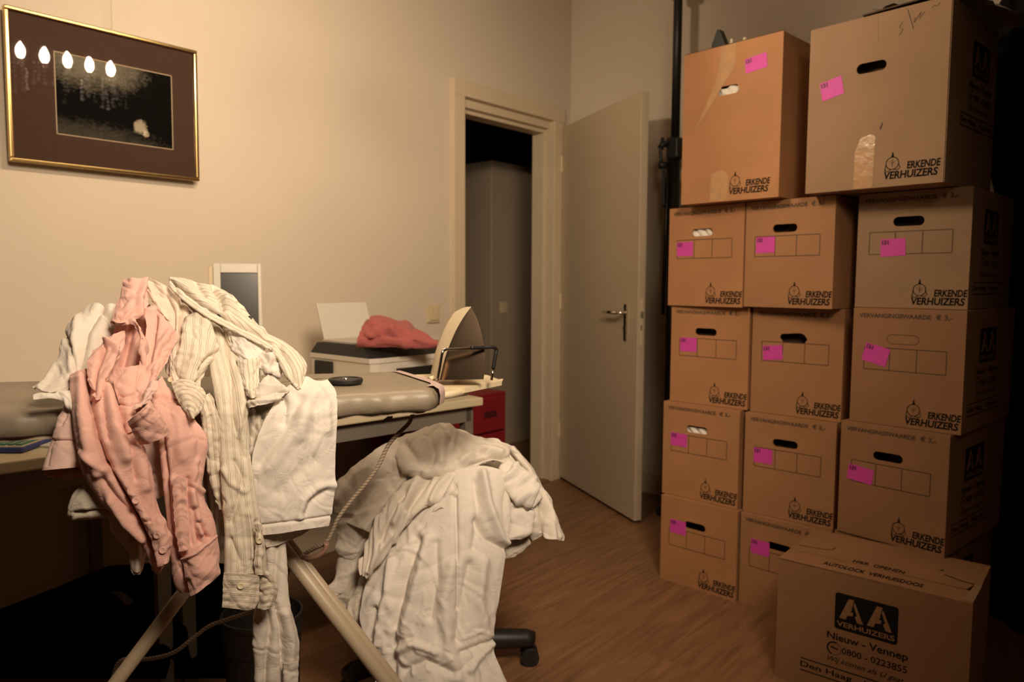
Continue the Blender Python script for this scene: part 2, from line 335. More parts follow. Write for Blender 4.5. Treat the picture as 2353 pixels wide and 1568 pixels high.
def cloth(name, G, m, parent, depth=pile_depth, nu=60, nv=90, closed=False, folds=(), cr=None, seed=1, thick=.0012, edge_wave=0, swap=False, pleat=None):
    """G: rows x cols x (px, py, off)"""
    G = np.array(G, float)
    A = catmull(G, nv)                                     # along rows
    A = catmull(np.swapaxes(A, 0, 1), nu, closed); A = np.swapaxes(A, 0, 1)   # nv x nu x 3
    px, py, off = A[..., 0], A[..., 1], A[..., 2]
    t = depth(px, py) - off
    u2 = (px-1176.5)/F; v2 = (784-py)/F
    u = u2*cr_ + v2*sr_; v = -u2*sr_ + v2*cr_
    P = O + t[..., None]*(fw + rt*u[..., None] + up*v[..., None])
    # metric coordinates
    du = np.linalg.norm(np.diff(P, axis=1), axis=2); a = np.concatenate([np.zeros((nv, 1)), np.cumsum(du, 1)], 1)
    a = a - a[:, nu//2:nu//2+1]
    dv = np.linalg.norm(np.diff(P, axis=0), axis=2); b = np.concatenate([np.zeros((1, nu)), np.cumsum(dv, 0)], 0)
    gu = np.gradient(P, axis=1); gv = np.gradient(P, axis=0)
    if closed: gu = (np.roll(P, -1, 1)-np.roll(P, 1, 1))/2
    N = np.cross(gu, gv); N /= np.linalg.norm(N, axis=2)[..., None]+1e-12
    tocam = O - P; tocam /= np.linalg.norm(tocam, axis=2)[..., None]
    s = np.sign((N*tocam).sum(2).mean()) if not closed else 1
    if not closed: N = N*s
    else:
        cen = P.mean(1, keepdims=True); s2 = np.sign(((P-cen)*N).sum(2).mean()); N = N*s2
    face = np.clip((N*tocam).sum(2)*2+.2, 0, 1)
    h = np.zeros(px.shape)
    for line, wpx, amp in folds:
        d = seg_dist(px, py, line)/wpx
        h += amp*np.exp(-d**2)*(face if closed else 1)
    if cr is None: cr = dict(n=26, amp=.004, wd=.008, L=.05)
    if cr: h += creases(a, b, seed*7+3, **cr)
    if pleat:                                              # (count over the width, amplitude, growth power)
        k, am, gp = pleat[:3]
        rs = np.random.RandomState(seed+50); vv = np.linspace(0, 1, nv)[:, None]; uu = np.linspace(0, 1, nu)[None, :]
        ph = rs.uniform(0, 6); wob = .12*np.sin(vv*4+ph)+.05*np.sin(vv*9+uu*5)
        w1 = np.sin((uu+wob)*2*PI*k+ph)+.5*np.sin((uu-wob*.7)*2*PI*k*1.9+ph*2)
        h += am*(w1-.3*np.abs(w1))*(.25+.75*vv**gp)
    taper = 1.0
    P = P + N*(h*taper)[..., None]
    P = P + N*(creases(a, b, seed*13+5, 40, .0012, .004, .02, 0, 1.6))[..., None]
    me = bpy.data.meshes.new(name)
    idx = np.arange(nv*nu).reshape(nv, nu)
    if closed:
        nx = np.roll(idx, -1, 1); f = np.stack([idx[:-1], nx[:-1], nx[1:], idx[1:]], -1).reshape(-1, 4)
    else:
        f = np.stack([idx[:-1, :-1], idx[:-1, 1:], idx[1:, 1:], idx[1:, :-1]], -1).reshape(-1, 4)
    me.from_pydata(P.reshape(-1, 3).tolist(), [], f.tolist())
    uvl = me.uv_layers.new(name='UVMap'); li = np.zeros(len(me.loops), int); me.loops.foreach_get('vertex_index', li)
    if closed:                                             # width coordinate that mirrors front and back so the seam never jumps
        aa = a.copy()
        th = np.linspace(0, 2*PI, nu, endpoint=False)[None, :]; W = du.sum(1, keepdims=True)/2
        aa = -np.cos(th)*W/2
        a = np.broadcast_to(aa, P.shape[:2])
    uvv = np.stack([b, a], -1) if swap else np.stack([a, b], -1)
    uvl.data.foreach_set('uv', (uvv.reshape(-1, 2)[li] + seed*.37).ravel())
    for p in me.polygons: p.use_smooth = True
    o = link(name, me, m, parent)
    if thick:
        so = o.modifiers.new('thickness', 'SOLIDIFY'); so.thickness = thick; so.offset = -1
    return o
cr_, sr_ = cr, sr
def limb(name, rows, m, parent, flat=.45, maxd=.05, nu=64, nv=110, depth=pile_depth, back=0, **k):
    """closed sleeve: rows of (xl, yl, xr, yr, off)"""
    G = []
    for r in rows:
        xl, yl, xr, yr = r[:4]; off = r[4] if len(r) > 4 else 0
        cx, cy = (xl+xr)/2, (yl+yr)/2; hx, hy = (xr-xl)/2, (yr-yl)/2
        hw = math.hypot(hx, hy)/F*1.3; dd = min(hw*flat*1.0, maxd)
        ring = []
        for j in range(12):
            th = 2*PI*j/12
            c, s = -math.cos(th), math.sin(th)
            c = math.copysign(abs(c)**.85, c)
            ring.append((cx+hx*c, cy+hy*c + (back if s < 0 else 0), off + dd*s))
        G.append(ring)
    return cloth(name, G, m, parent, depth=depth, closed=True, nu=nu, nv=nv, **k)
def patch(name, rows, m, parent, bulge=0, off=0, **k):
    G = []
    for r in rows:
        n = len(r); row = []
        for j, p in enumerate(r):
            s = math.sin(PI*j/(n-1))
            row.append((p[0], p[1], (p[2] if len(p) > 2 else 0)+off+bulge*s))
        G.append(row)
    return cloth(name, G, m, parent, **k)
BUTTONS = []
def button(parent, x, y, t, m=None, r=.0055): BUTTONS.append((parent, x, y, m, r))
def sew_buttons():                   # every button lies on the cloth under it, turned with the cloth
    bpy.context.view_layer.update(); dg = bpy.context.evaluated_depsgraph_get(); todo = []
    for parent, x, y, m, r in BUTTONS:
        ok, p, n, *_ = sc.ray_cast(dg, Vector(O), Vector(ray(x, y)).normalized())
        if ok: todo.append((parent, p, n, m, r))
    for parent, p, n, m, r in todo:
        if n.dot(Vector(O)-p) < 0: n = -n
        n = (n + (Vector(O)-p).normalized()*.6).normalized()
        bm = nb(); lathe(bm, (0, 0, 0), [(0, 0), (r, 0), (r, .0015), (r*.75, .0022), (r*.6, .0015), (0, .0015)], 16)
        bmesh.ops.transform(bm, matrix=Matrix.Translation(p) @ n.to_track_quat('Z', 'Y').to_matrix().to_4x4(), verts=bm.verts[:])
        obj('button', bm, m or M['cream'], parent, smooth=True)

# ------------------------------------------------------------------ text printing
def text_mesh(txt, size, bold=0, shear=0, sx=1, align='LEFT'):
    cu = bpy.data.curves.new('txt', 'FONT'); cu.body = txt; cu.size = size; cu.offset = bold; cu.shear = shear; cu.align_x = align; cu.fill_mode = 'FRONT'
    cu.resolution_u = 3
    o = bpy.data.objects.new('txt', cu); C.objects.link(o)
    dg = bpy.context.evaluated_depsgraph_get(); me = bpy.data.meshes.new_from_object(o.evaluated_get(dg))
    bpy.data.objects.remove(o); bpy.data.curves.remove(cu)
    xs = [v.co.x for v in me.vertices]; 
    if sx != 1:
        for v in me.vertices: v.co.x *= sx
    return me
def fit_text(bm, txt, x0, x1, z0, cap, bold=0, shear=0, eps=-.0006, top=False, rot=0):
    """lettering between x0 and x1 with baseline z0 and cap height cap, laid on the face y = eps (or on z for top)"""
    me = text_mesh(txt, 1.0, bold, shear)
    xs = [v.co.x for v in me.vertices]; a, b = min(xs), max(xs)
    k = (x1-x0)/(b-a); kz = cap/.70
    vs = []
    for v in me.vertices:
        x, z = x0+(v.co.x-a)*k, z0+v.co.y*kz
        vs.append(bm.verts.new((x, z, eps) if top else (x, eps, z)))
    for p in me.polygons:
        try: bm.faces.new([vs[i] for i in p.vertices])
        except ValueError: pass
    bpy.data.meshes.remove(me); return bm
def strip(bm, pts, wd, eps=-.0006, closed=False, top=False):
    n = len(pts); L = []; Rr = []
    for i, (x, z) in enumerate(pts):
        a = pts[(i-1) % n] if (closed or i > 0) else pts[i]; b = pts[(i+1) % n] if (closed or i < n-1) else pts[i]
        dx, dz = b[0]-a[0], b[1]-a[1]; l = math.hypot(dx, dz) or 1; nx, nz = -dz/l*wd/2, dx/l*wd/2
        f = (lambda q: (q[0], q[1], eps)) if top else (lambda q: (q[0], eps, q[1]))
        L.append(bm.verts.new(f((x+nx, z+nz)))); Rr.append(bm.verts.new(f((x-nx, z-nz))))
    for i in range(n if closed else n-1):
        j = (i+1) % n; bm.faces.new([L[i], L[j], Rr[j], Rr[i]])
    return bm
def poly(bm, pts, eps=-.0006, top=False):
    bm.faces.new([bm.verts.new((x, z, eps) if top else (x, eps, z)) for x, z in pts]); return bm
def arc(cx, cz, r, a0, a1, n=20): return [(cx+r*math.cos(math.radians(a0+(a1-a0)*i/n)), cz+r*math.sin(math.radians(a0+(a1-a0)*i/n))) for i in range(n+1)]
def stadium(cx, cz, w_, h_, n=8):
    r = h_/2; return arc(cx+w_/2-r, cz, r, -90, 90, n)+arc(cx-w_/2+r, cz, r, 90, 270, n)

def m_logo():
    bm = nb(); fit_text(bm, 'ERKENDE', .070, .158, .031, .0195, bold=.032, shear=.12); fit_text(bm, 'VERHUIZERS', .008, .152, .006, .0205, bold=.032, shear=.12)
    strip(bm, arc(.030, .050, .0175, 0, 359, 28), .0022, closed=True)
    poly(bm, [(.026, .067), (.034, .067), (.031, .082), (.029, .082)])
    strip(bm, [(.030, .062), (.030, .040)], .0012); strip(bm, [(.022, .056), (.030, .048), (.038, .056)], .0012)
    strip(bm, [(.013, .050), (.010, .034), (.016, .026), (.026, .032)], .002); strip(bm, [(.046, .048), (.052, .036), (.044, .030), (.034, .032)], .002)
    strip(bm, [(.010, .034), (.010, .024)], .002)
    me = bpy.data.meshes.new('logo_print'); bm.to_mesh(me); bm.free(); return me
def m_value():
    bm = nb(); fit_text(bm, 'VERVANGINGSWAARDE', 0, .205, 0, .0125, bold=.03); fit_text(bm, '€ 3,-', .218, .262, 0, .0135, bold=.03)
    me = bpy.data.meshes.new('value_print'); bm.to_mesh(me); bm.free(); return me
def m_grid():
    bm = nb(); w_, h_ = .232, .068
    for a, b in [((0, 0), (w_, 0)), ((0, h_), (w_, h_)), ((0, 0), (0, h_)), ((w_, 0), (w_, h_)), ((w_*.325, 0), (w_*.325, h_)), ((w_*.655, 0), (w_*.655, h_))]: strip(bm, [a, b], .0022)
    me = bpy.data.meshes.new('grid_print'); bm.to_mesh(me); bm.free(); return me
def m_badge():
    """rounded black badge with cut-out slanted double A and the firm's word, as on the long sides"""
    bm = nb(); W, H = .159, .103; r = .008
    out = arc(W-r, r, r, -90, 0, 5)+arc(W-r, H-r, r, 0, 90, 5)+arc(r, H-r, r, 90, 180, 5)+arc(r, r, r, 180, 270, 5)
    poly(bm, out)
    me = bpy.data.meshes.new('badge_print'); bm.to_mesh(me); bm.free()
    bm = nb()
    for x in (.012, .083):
        A = [(x, .028), (x+.016, .028), (x+.021, .038), (x+.034, .038), (x+.034, .050), (x+.028, .050), (x+.036, .064), (x+.0395, .058), (x+.0425, .083), (x+.040, .091), (x+.024, .091)]
        poly(bm, [(x, .032), (x+.017, .032), (x+.021, .044), (x+.033, .072), (x+.037, .092), (x+.023, .092)], -.0009)
        poly(bm, [(x+.021, .044), (x+.034, .046), (x+.036, .056), (x+.029, .056), (x+.033, .066), (x+.028, .066)], -.0009)
        poly(bm, [(x+.038, .086), (x+.041, .080), (x+.062, .030), (x+.047, .030), (x+.040, .046), (x+.045, .050), (x+.036, .075)], -.0009)
    fit_text(bm, 'VERHUIZERS', .006, .152, .009, .014, bold=.02, eps=-.0009)
    me2 = bpy.data.meshes.new('badge_letters'); bm.to_mesh(me2); bm.free(); return me, me2
def m_sidetext():
    bm = nb()
    fit_text(bm, 'Nieuw - Vennep', -.018, .186, -.034, .020, bold=.018)
    fit_text(bm, '0800 - 0223855', .022, .185, -.068, .018, bold=.010)
    strip(bm, arc(.002, -.060, .018, 70, 250, 14), .004); strip(bm, arc(.002, -.060, .018, -110, 70, 14), .001)
    strip(bm, [(-.008, -.056), (.012, -.060)], .004)
    fit_text(bm, 'Wij komen als U gaat', -.014, .180, -.098, .015, shear=.4)
    fit_text(bm, 'Den Haag   Haarlem', -.088, .20, -.140, .016, bold=.012)
    strip(bm, [(-.088, -.116), (.24, -.116)], .003); strip(bm, [(-.088, -.151), (.24, -.151)], .003)
    me = bpy.data.meshes.new('address_print'); bm.to_mesh(me); bm.free(); return me
ML, MV, MG = m_logo(), m_value(), m_grid(); MB1, MB2 = m_badge(); MT = m_sidetext()
M['badge_letter'] = M['card3']
def put(name, me, m, parent, loc, rot=(0, 0, 0), scale=None):
    if not me.materials: me.materials.append(m)
    o = bpy.data.objects.new(name, me); C.objects.link(o); o.parent = parent; o.location = loc; o.rotation_euler = rot
    if scale: o.scale = scale
    return o

# ------------------------------------------------------------------ the room
YA, XB = 2.613, 3.508; X0, Y0, ZC = -3.2, -3.6, 3.1
DX0, DX1, DZ = 2.623, 3.334, 2.015
fl = struct('floor', bx(X0-.1, 6.0, Y0-.1, 5.0, -.06, -.012), mat('subfloor', (.03, .02, .012, 1), .9, noise=(5, .1)))
rs = random.Random(4); PW, PL = .19, 1.29; row = 0; y = Y0; pm = {}
def plank_mesh(L, W):
    k = (round(L, 3), round(W, 3))
    if k not in pm:
        bm = bx(.0002, L-.0002, .0002, W-.0002, -.012, 0, bev=.0005); me = bpy.data.meshes.new('plank'); bm.to_mesh(me); bm.free(); me.materials.append(M['wood']); pm[k] = me
    return pm[k]
while y < 4.6:
    x = X0 - (row*.43 % PL)
    while x < 5.6:
        a, b = max(x, X0), min(x+PL, 5.6)
        if b-a > .05:
            o = bpy.data.objects.new('plank', plank_mesh(b-a, PW)); C.objects.link(o); o.parent = fl; o.location = (a, y, 0)
        x += PL
    y += PW; row += 1
struct('ceiling', bx(X0-.1, 5.6, Y0-.1, 4.6, ZC, ZC+.1), M['ceil'])
bm = nb(); box(bm, X0, DX0-.03, YA, YA+.12, 0, ZC); box(bm, DX1+.03, 5.6, YA, YA+.12, 0, ZC); box(bm, DX0-.03, DX1+.03, YA, YA+.12, DZ+.05, ZC)
struct('wall_left', bm, M['wall'])
struct('wall_back', bx(XB, XB+.1, Y0-.1, YA, 0, ZC), M['wall'])
struct('wall_right', bx(X0-.1, XB, Y0-.1, Y0, 0, ZC), M['wall_dim'])
struct('wall_front', bx(X0-.1, X0, Y0, YA+.12, 0, ZC), M['wall_dim'])
struct('baseboard_back', bx(XB-.014, XB, Y0, YA, 0, .12, bev=.004), M['trim'])
bm = nb(); box(bm, X0, 2.546, YA-.014, YA, 0, .12, bev=.004); struct('baseboard_left', bm, M['trim'])
# door frame: casing with a rebated head
fr = struct('trim_1', bx(2.546, DX0, YA-.022, YA+.13, 0, 2.128, bev=.004), M['trim'])
struct('casing_post', bx(DX1, 3.423, YA-.022, YA+.13, 0, 2.128, bev=.004), M['trim'], fr)
struct('casing_head', bx(2.544, 3.425, YA-.025, YA+.132, 2.055, 2.132, bev=.004), M['trim'], fr)
struct('head_rebate', bx(DX0-.01, DX1+.01, YA+.012, YA+.13, DZ, 2.056, bev=.003), M['trim'], fr)
struct('head_stop', bx(DX0, DX1, YA+.045, YA+.13, 1.995, DZ+.002, bev=.003), M['trim'], fr)
struct('stop_strip', bx(DX0, DX0+.014, YA+.045, YA+.13, 0, 2.0, bev=.003), M['trim'], fr)
struct('stop_strip', bx(DX1-.014, DX1, YA+.045, YA+.13, 0, 2.0, bev=.003), M['trim'], fr)
struct('threshold', bx(DX0, DX1, YA, YA+.12, 0, .008, bev=.002), M['wood'], fr)
# door leaf swung into the room
ang = math.radians(-118.5)
dr = struct('door_1', bx(0, .868, 0, .040, .018, 2.03, bev=.003), M['leafpaint'])
dr.location = (3.402, 2.586, 0); dr.rotation_euler = (0, 0, ang)
bm = nb(); box(bm, .745, .773, -.007, 0, .875, 1.052, bev=.003); pl = struct('door_plate', bm, M['chrome'], dr)
bm = nb(); tube(bm, [(.759, -.004, 1.010), (.759, -.045, 1.010)], .009); tube(bm, [(.767, -.045, 1.010), (.68, -.050, 1.010), (.62, -.050, 1.008)], .009)
struct('door_handle', bm, M['chrome'], dr)
struct('lock_cylinder', tube(nb(), [(.759, -.006, .94), (.759, -.012, .94)], .009), M['black'], dr)
bm = nb(); box(bm, .745, .773, .040, .047, .875, 1.052, bev=.003); tube(bm, [(.759, .044, 1.010), (.759, .085, 1.010)], .009); tube(bm, [(.767, .085, 1.010), (.64, .090, 1.010)], .009)
struct('door_handle', bm, M['black'], dr)
bm = nb(); box(bm, .8675, .8695, .012, .028, .86, 1.08); struct('lock_plate', bm, M['beige'], dr)
bm = nb(); box(bm, .869, .875, .014, .026, .99, 1.02); box(bm, .8695, .8705, .016, .024, .93, .955); struct('latch', bm, M['greymetal'], dr)
for z in (.25, 1.0, 1.78):
    bm = nb(); cyl(bm, (-.006, -.004, z), .007, 0, .09, 12); struct('hinge', bm, M['trim'], dr)
# hall beyond the doorway
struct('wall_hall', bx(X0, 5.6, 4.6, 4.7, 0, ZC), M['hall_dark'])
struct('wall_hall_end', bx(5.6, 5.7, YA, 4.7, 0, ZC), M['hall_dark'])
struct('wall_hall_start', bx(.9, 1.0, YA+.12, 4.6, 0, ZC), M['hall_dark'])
pt = struct('wall_hall_closet', bx(3.746, 5.6, 3.45, 4.6, .0, 1.98, bev=.01), M['wall_far'])
struct('baseboard_hall', bx(3.74, 5.6, 3.436, 3.45, 0, .09, bev=.003), M['wall_far'])
sw = thing('light_switch', 'small light switch on the pale closet wall beyond the doorway', 'switch', (3.867, 3.45, .977))
obj('back_plate', bx(-.035, .035, -.010, 0, -.04, .04, bev=.003), M['beige'], sw); obj('rocker', bx(-.022, .022, -.014, -.010, -.027, .027, bev=.002), M['beige'], sw)
hk = thing('wall_frame', 'dark narrow framed picture on the hall wall, cut off by the door frame', 'picture', (4.35, 3.45, 1.45))
obj('frame', bx(-.03, .20, -.025, -.001, 0, .5, bev=.004), M['black'], hk); obj('picture_print', bx(0, .17, -.027, -.025, .03, .47), M['screen'], hk)
# light switch beside the doorway
p = ony(998, 722, 2.6); sw = thing('light_switch', 'square beige light switch on the wall left of the door frame', 'switch', (p[0], YA, p[2]))
obj('back_plate', bx(-.040, .040, -.010, 0, -.042, .042, bev=.004), M['beige'], sw); obj('rocker', bx(-.027, .027, -.016, -.010, -.030, .030, bev=.003), M['beige'], sw)

# ------------------------------------------------------------------ framed picture
pic = thing('framed_picture', 'gilt framed black and white landscape print with a wide brown mount on the wall', 'picture', (.697, 2.588, 1.505))
pic.rotation_euler = (math.radians(.9), 0, 0)
W, H = .572, .447; t = .011
for nm, a in [('frame_rail', (0, W, 0, t)), ('frame_rail', (0, W, H-t, H)), ('frame_stile', (0, t, t, H-t)), ('frame_stile', (W-t, W, t, H-t))]:
    obj(nm, bx(a[0], a[1], -.020, .004, a[2], a[3], bev=.003), M['gold'], pic)
obj('backing', bx(.004, W-.004, -.002, .003, .004, H-.004), M['black'], pic)
ix0, ix1, iz0, iz1 = .128, .488, .098, .348
bm = nb(); 
for a in [(t, ix0, t, H-t), (ix1, W-t, t, H-t), (ix0, ix1, t, iz0), (ix0, ix1, iz1, H-t)]: box(bm, a[0], a[1], -.007, -.003, a[2], a[3])
obj('mount', bm, M['mount'], pic)
bm = nb(); s = .0035
for a in [(ix0, ix0+s, iz0, iz1), (ix1-s, ix1, iz0, iz1), (ix0, ix1, iz0, iz0+s), (ix0, ix1, iz1-s, iz1)]: box(bm, a[0], a[1], -.0065, -.003, a[2], a[3])
obj('mount_bevel', bm, M['slip'], pic)
me = bpy.data.meshes.new('print'); me.from_pydata([(ix0, -.0045, iz0), (ix1, -.0045, iz0), (ix1, -.0045, iz1), (ix0, -.0045, iz1)], [], [(0, 1, 2, 3)])
uvl = me.uv_layers.new(name='UVMap'); uvl.data.foreach_set('uv', [0, 0, 1, 0, 1, 1, 0, 1]); link('landscape_print', me, M['print'], pic)
me = bpy.data.meshes.new('glass'); me.from_pydata([(t, -.012, t), (W-t, -.012, t), (W-t, -.012, H-t), (t, -.012, H-t)], [], [(0, 1, 2, 3)]); link('glass', me, M['glass'], pic)
obj('hanging_wire', tube(nb(), [(.30, -.004, H), (.30, -.010, 1.49)], .0008, 6), M['beige'], pic)

# ------------------------------------------------------------------ chandelier (above the frame; lights the room and shows in the picture glass)
lx, ly, lz = LIGHT_POS
ch = thing('chandelier', 'long crystal pendant chandelier with a row of candle bulbs, reflected in the picture glass', 'lamp', (lx, ly, lz))
NBU = 6; SP = .091
obj('rail', bx(-NBU*SP/2-.02, NBU*SP/2+.02, -.05, .05, .20, .215, bev=.003), M['chrome'], ch)
obj('suspension_rod', tube(nb(), [(0, 0, .215), (0, 0, ZC-lz)], .006), M['chrome'], ch)
bmB = nb(); lathe(bmB, (0, 0, 0), [(0, -.028), (.008, -.027), (.016, -.012), (.0185, 0), (.016, .016), (.009, .031), (.003, .04), (0, .042)][::-1], 16)
bme = bpy.data.meshes.new('bulb'); bmB.to_mesh(bme); bmB.free()
for p_ in bme.polygons: p_.use_smooth = True
rs = random.Random(2)
for i in range(NBU):
    x = (i-(NBU-1)/2)*SP
    put('bulb', bme, M['bulb'], ch, (x, 0, .02))
    obj('candle_holder', tube(nb(), [(x, 0, -.008), (x, 0, -.05)], .011, 12), M['chrome'], ch)
bm = nb()
for i in range(30):
    x = rs.uniform(-NBU*SP/2, NBU*SP/2); y_ = rs.choice([-.045, .045, .04])+rs.uniform(-.01, .01); n_ = rs.randint(4, 9); z = -.01-rs.uniform(0, .03)
    for k in range(n_):
        bmesh.ops.create_icosphere(bm, subdivisions=1, radius=rs.uniform(.0045, .0075) if k < n_-1 else .010, matrix=Matrix.Translation((x+rs.uniform(-.003, .003), y_, z))); z -= .017
for i in range(20): bmesh.ops.create_icosphere(bm, subdivisions=1, radius=.006, matrix=Matrix.Translation(((i-9.5)*SP*NBU/20, .052, .197)))
o = obj('crystal_drops', bm, M['crystal'], ch); o['kind'] = 'stuff'

# ------------------------------------------------------------------ moving boxes
def moving_box(x, y, ang, z0, w_, d, h, label, hole=None, sticker=None, value=True, grid=True, logo=(.165, .012), side=False, cm='card', group='printed moving boxes in the stack', open_top=False, hole_shape=None, sq=0, badge=None):
    b = thing('moving_box', label, 'box', (x, y, z0), math.radians(ang), group)
    m = M[cm]; T = .005
    # shell: front panel with real hand hole, other panels solid
    bm = nb(); o_ = [(0, 0), (w_, 0), (w_, h), (0, h)]
    if hole:
        hs = hole_shape or stadium(hole[0], hole[1], hole[2], hole[3])
        outer = [bm.verts.new((a, 0, c)) for a, c in o_]; inner = [bm.verts.new((a, 0, c)) for a, c in hs]
        es = [bm.edges.new((outer[i], outer[(i+1) % 4])) for i in range(4)]+[bm.edges.new((inner[i], inner[(i+1) % len(inner)])) for i in range(len(inner))]
        bmesh.ops.triangle_fill(bm, edges=es, use_beauty=True)
        f0 = bm.faces[:]
        g = bmesh.ops.extrude_face_region(bm, geom=f0); 
        for v in [e for e in g['geom'] if isinstance(e, bmesh.types.BMVert)]: v.co.y = T
    else:
        box(bm, 0, w_, 0, T, 0, h)
    obj('front_panel', bm, m, b)
    obj('side_panel', bx(0, T, T, d, 0, h, bev=.0015), m, b); obj('side_panel', bx(w_-T, w_, T, d, 0, h, bev=.0015), m, b)
    obj('back_panel', bx(T, w_-T, d-T, d, 0, h), m, b); obj('bottom', bx(T, w_-T, T, d-T, 0, T), m, b)
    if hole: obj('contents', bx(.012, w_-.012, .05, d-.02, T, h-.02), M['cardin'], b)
    if not open_top:
        obj('top_flap', bx(.001, w_-.001, .001, d/2-.0015, h-T, h+.0005, bev=.001), m, b); obj('top_flap', bx(.001, w_-.001, d/2+.0015, d-.001, h-T, h+.0005, bev=.001), m, b)
    if value: put('value_print', MV, M['inkline'], b, (.018, 0, h-.028), scale=(w_/.316, 1, 1))
    if grid: put('grid_print', MG, M['inkline'], b, (.037, 0, h-.188), scale=(w_/.316, 1, 1))
    if logo: put('logo_print', ML, M['ink'], b, (logo[0]-.008, 0, logo[1]-.006), scale=(1, 1, 1))
    if sticker:
        sx, sz, sw, sh, sa = sticker
        bm = nb(); box(bm, -sw/2, sw/2, -.0012, -.0007, -sh/2, sh/2); st = obj('sticker', bm, M['sticker'], b); st.location = (sx, 0, sz); st.rotation_euler = (0, math.radians(-sa), 0)
        bm = nb(); fit_text(bm, '131', -sw/2+.004, -sw/2+.024, sh/2-.016, .012, bold=.06, eps=-.0016); obj('sticker_number', bm, M['stickink'], st)
    if side or badge:
        if badge: P, r, s_ = badge
        else: P, r, s_ = (w_, .13, h-.158), PI/2, 1
        put('badge_print', MB1, M['ink'], b, P, (0, 0, r)); put('badge_letters', MB2, M['card3'], b, P, (0, 0, r)); 
        put('address_print', MT, M['ink'], b, P, (0, 0, r))
    return b
w0 = .316; HO = lambda h: (.146, h-.094, .088, .027)
MV.materials.append(M['inkline']); MG.materials.append(M['inkline']); ML.materials.append(M['ink']); MB1.materials.append(M['ink']); MB2.materials.append(M['card3']); MT.materials.append(M['ink'])
Z1 = [0, .336, .7, 1.069, 1.436]
def hh(i, g=.002): return Z1[i+1]-Z1[i]-g
moving_box(2.507, 1.408, -92, Z1[0], w0, .48, hh(0), 'kraft moving box on the floor at the foot of the leftmost stack', HO(.334), (.075, .222, .068, .052, 0), value=False)
moving_box(2.529, 1.419, -92.7, Z1[1], w0, .48, hh(1), 'moving box second from the floor in the leftmost stack, white showing in its hand hole', HO(.362), (.070, .220, .070, .050, 0))
moving_box(2.545, 1.402, -92, Z1[2], w0, .48, hh(2), 'kraft moving box third from the floor in the leftmost stack, empty black hand hole', HO(.367), (.075, .222, .070, .052, 0))
moving_box(2.535, 1.414, -96.7, Z1[3], w0, .48, hh(3), 'kraft moving box in the leftmost stack, its hand hole filled with white', HO(.365), (.072, .212, .070, .052, 0))
Z2 = [0, .336, .698, 1.073, 1.436]
def h2(i): return Z2[i+1]-Z2[i]-.002
moving_box(2.507, 1.085, -95, Z2[0], w0, .48, h2(0), 'kraft moving box at the foot of the middle stack, half hidden by the front box', HO(.334), (.077, .222, .070, .052, 0), cm='card4')
moving_box(2.518, 1.084, -91.5, Z2[1], w0, .48, h2(1), 'kraft moving box second from the floor in the middle stack', HO(.36), (.069, .212, .068, .052, 0), cm='card4')
hs = [(.100, .270), (.106, .282), (.170, .288), (.184, .284), (.197, .268), (.188, .254), (.112, .254)]
moving_box(2.542, 1.078, -92.6, Z2[2], w0, .48, h2(2), 'moving box third from the floor in the middle stack, torn six-sided hand hole', HO(.373), (.077, .215, .070, .050, 6), hole_shape=hs, cm='card4')
moving_box(2.497, 1.094, -97.9, Z2[3], w0, .48, h2(3), 'kraft moving box topmost of the middle stack, its dark side showing at the right', HO(.36), (.077, .212, .070, .054, 0), cm='card4')
Z3 = [0, .36, .722, 1.081, 1.436]
def h3(i): return Z3[i+1]-Z3[i]-.002
moving_box(2.455, .745, -97, Z3[0], w0, .48, h3(0), 'moving box at the foot of the rightmost stack, hidden but for its badge corner', HO(.358), None, side=True, cm='card3')
moving_box(2.449, .736, -98.5, Z3[1], w0, .48, h3(1), 'kraft moving box second from the floor in the rightmost stack, above the front box', HO(.36), (.066, .198, .078, .048, -6), side=True, cm='card3')
moving_box(2.458, .715, -96.7, Z3[2], w0, .48, h3(2), 'kraft moving box in the rightmost stack with its hand hole flap still closed', None, (.072, .215, .074, .056, -14), side=True, cm='card3')
moving_box(2.498, .725, -94.7, Z3[3], w0, .48, h3(3), 'kraft moving box in the rightmost stack with the pink label hanging below its grid', (.148, .263, .088, .029), (.107, .185, .072, .053, 2), side=True, cm='card2')
cb = bpy.data.objects['moving_box.010']
bm = nb(); strip(bm, stadium(.148, .265, .09, .028), .0016, closed=True); obj('uncut_handle_line', bm, M['inkline'], cb)
# box of its own in front
fb = moving_box(2.088, .786, -88.5, 0, .484, .325, .36, 'large kraft moving box on the floor in front of the stacks, black badge facing out', None, None, value=False, grid=False, logo=None, cm='card3', group=None, open_top=True, badge=((.160, 0, .199), 0, 1))
if 'group' in fb: del fb['group']
obj('top_flap', bx(.001, .483, .0, .088, .355, .361, bev=.001), M['card3'], fb)
bm = nb(); prism(bm, [(.001, .090), (.455, .096), (.462, .120), (.470, .150), (.483, .150), (.483, .324), (.001, .324)], .354, .3595); obj('top_flap', bm, M['card3'], fb)
bm = nb(); prism(bm, [(.003, .004), (.481, .004), (.481, .321), (.003, .321)], .343, .348); obj('inner_flap', bm, M['cardin'], fb)
bm = nb(); prism(bm, [(.462, .006), (.484, .006), (.486, .140), (.470, .135), (.465, .05)], .360, .3635); obj('locking_tab', bm, M['card2'], fb)
bm = nb(); fit_text(bm, 'HIER  OPENEN', .174, .307, .100, .024, bold=.012, top=True, eps=.3606); fit_text(bm, 'AUTOLOCK  VERHUISDOOS', .114, .366, .026, .025, bold=.012, top=True, eps=.3624); obj('opening_print', bm, M['ink'], fb)
bm = nb(); strip(bm, [(.011, .143), (.05, .147), (.084, .155), (.100, .168), (.103, .189)], .0025, top=True, eps=.3604); strip(bm, [(.394, .169), (.43, .150), (.486, .138)], .004, top=True, eps=.3604)
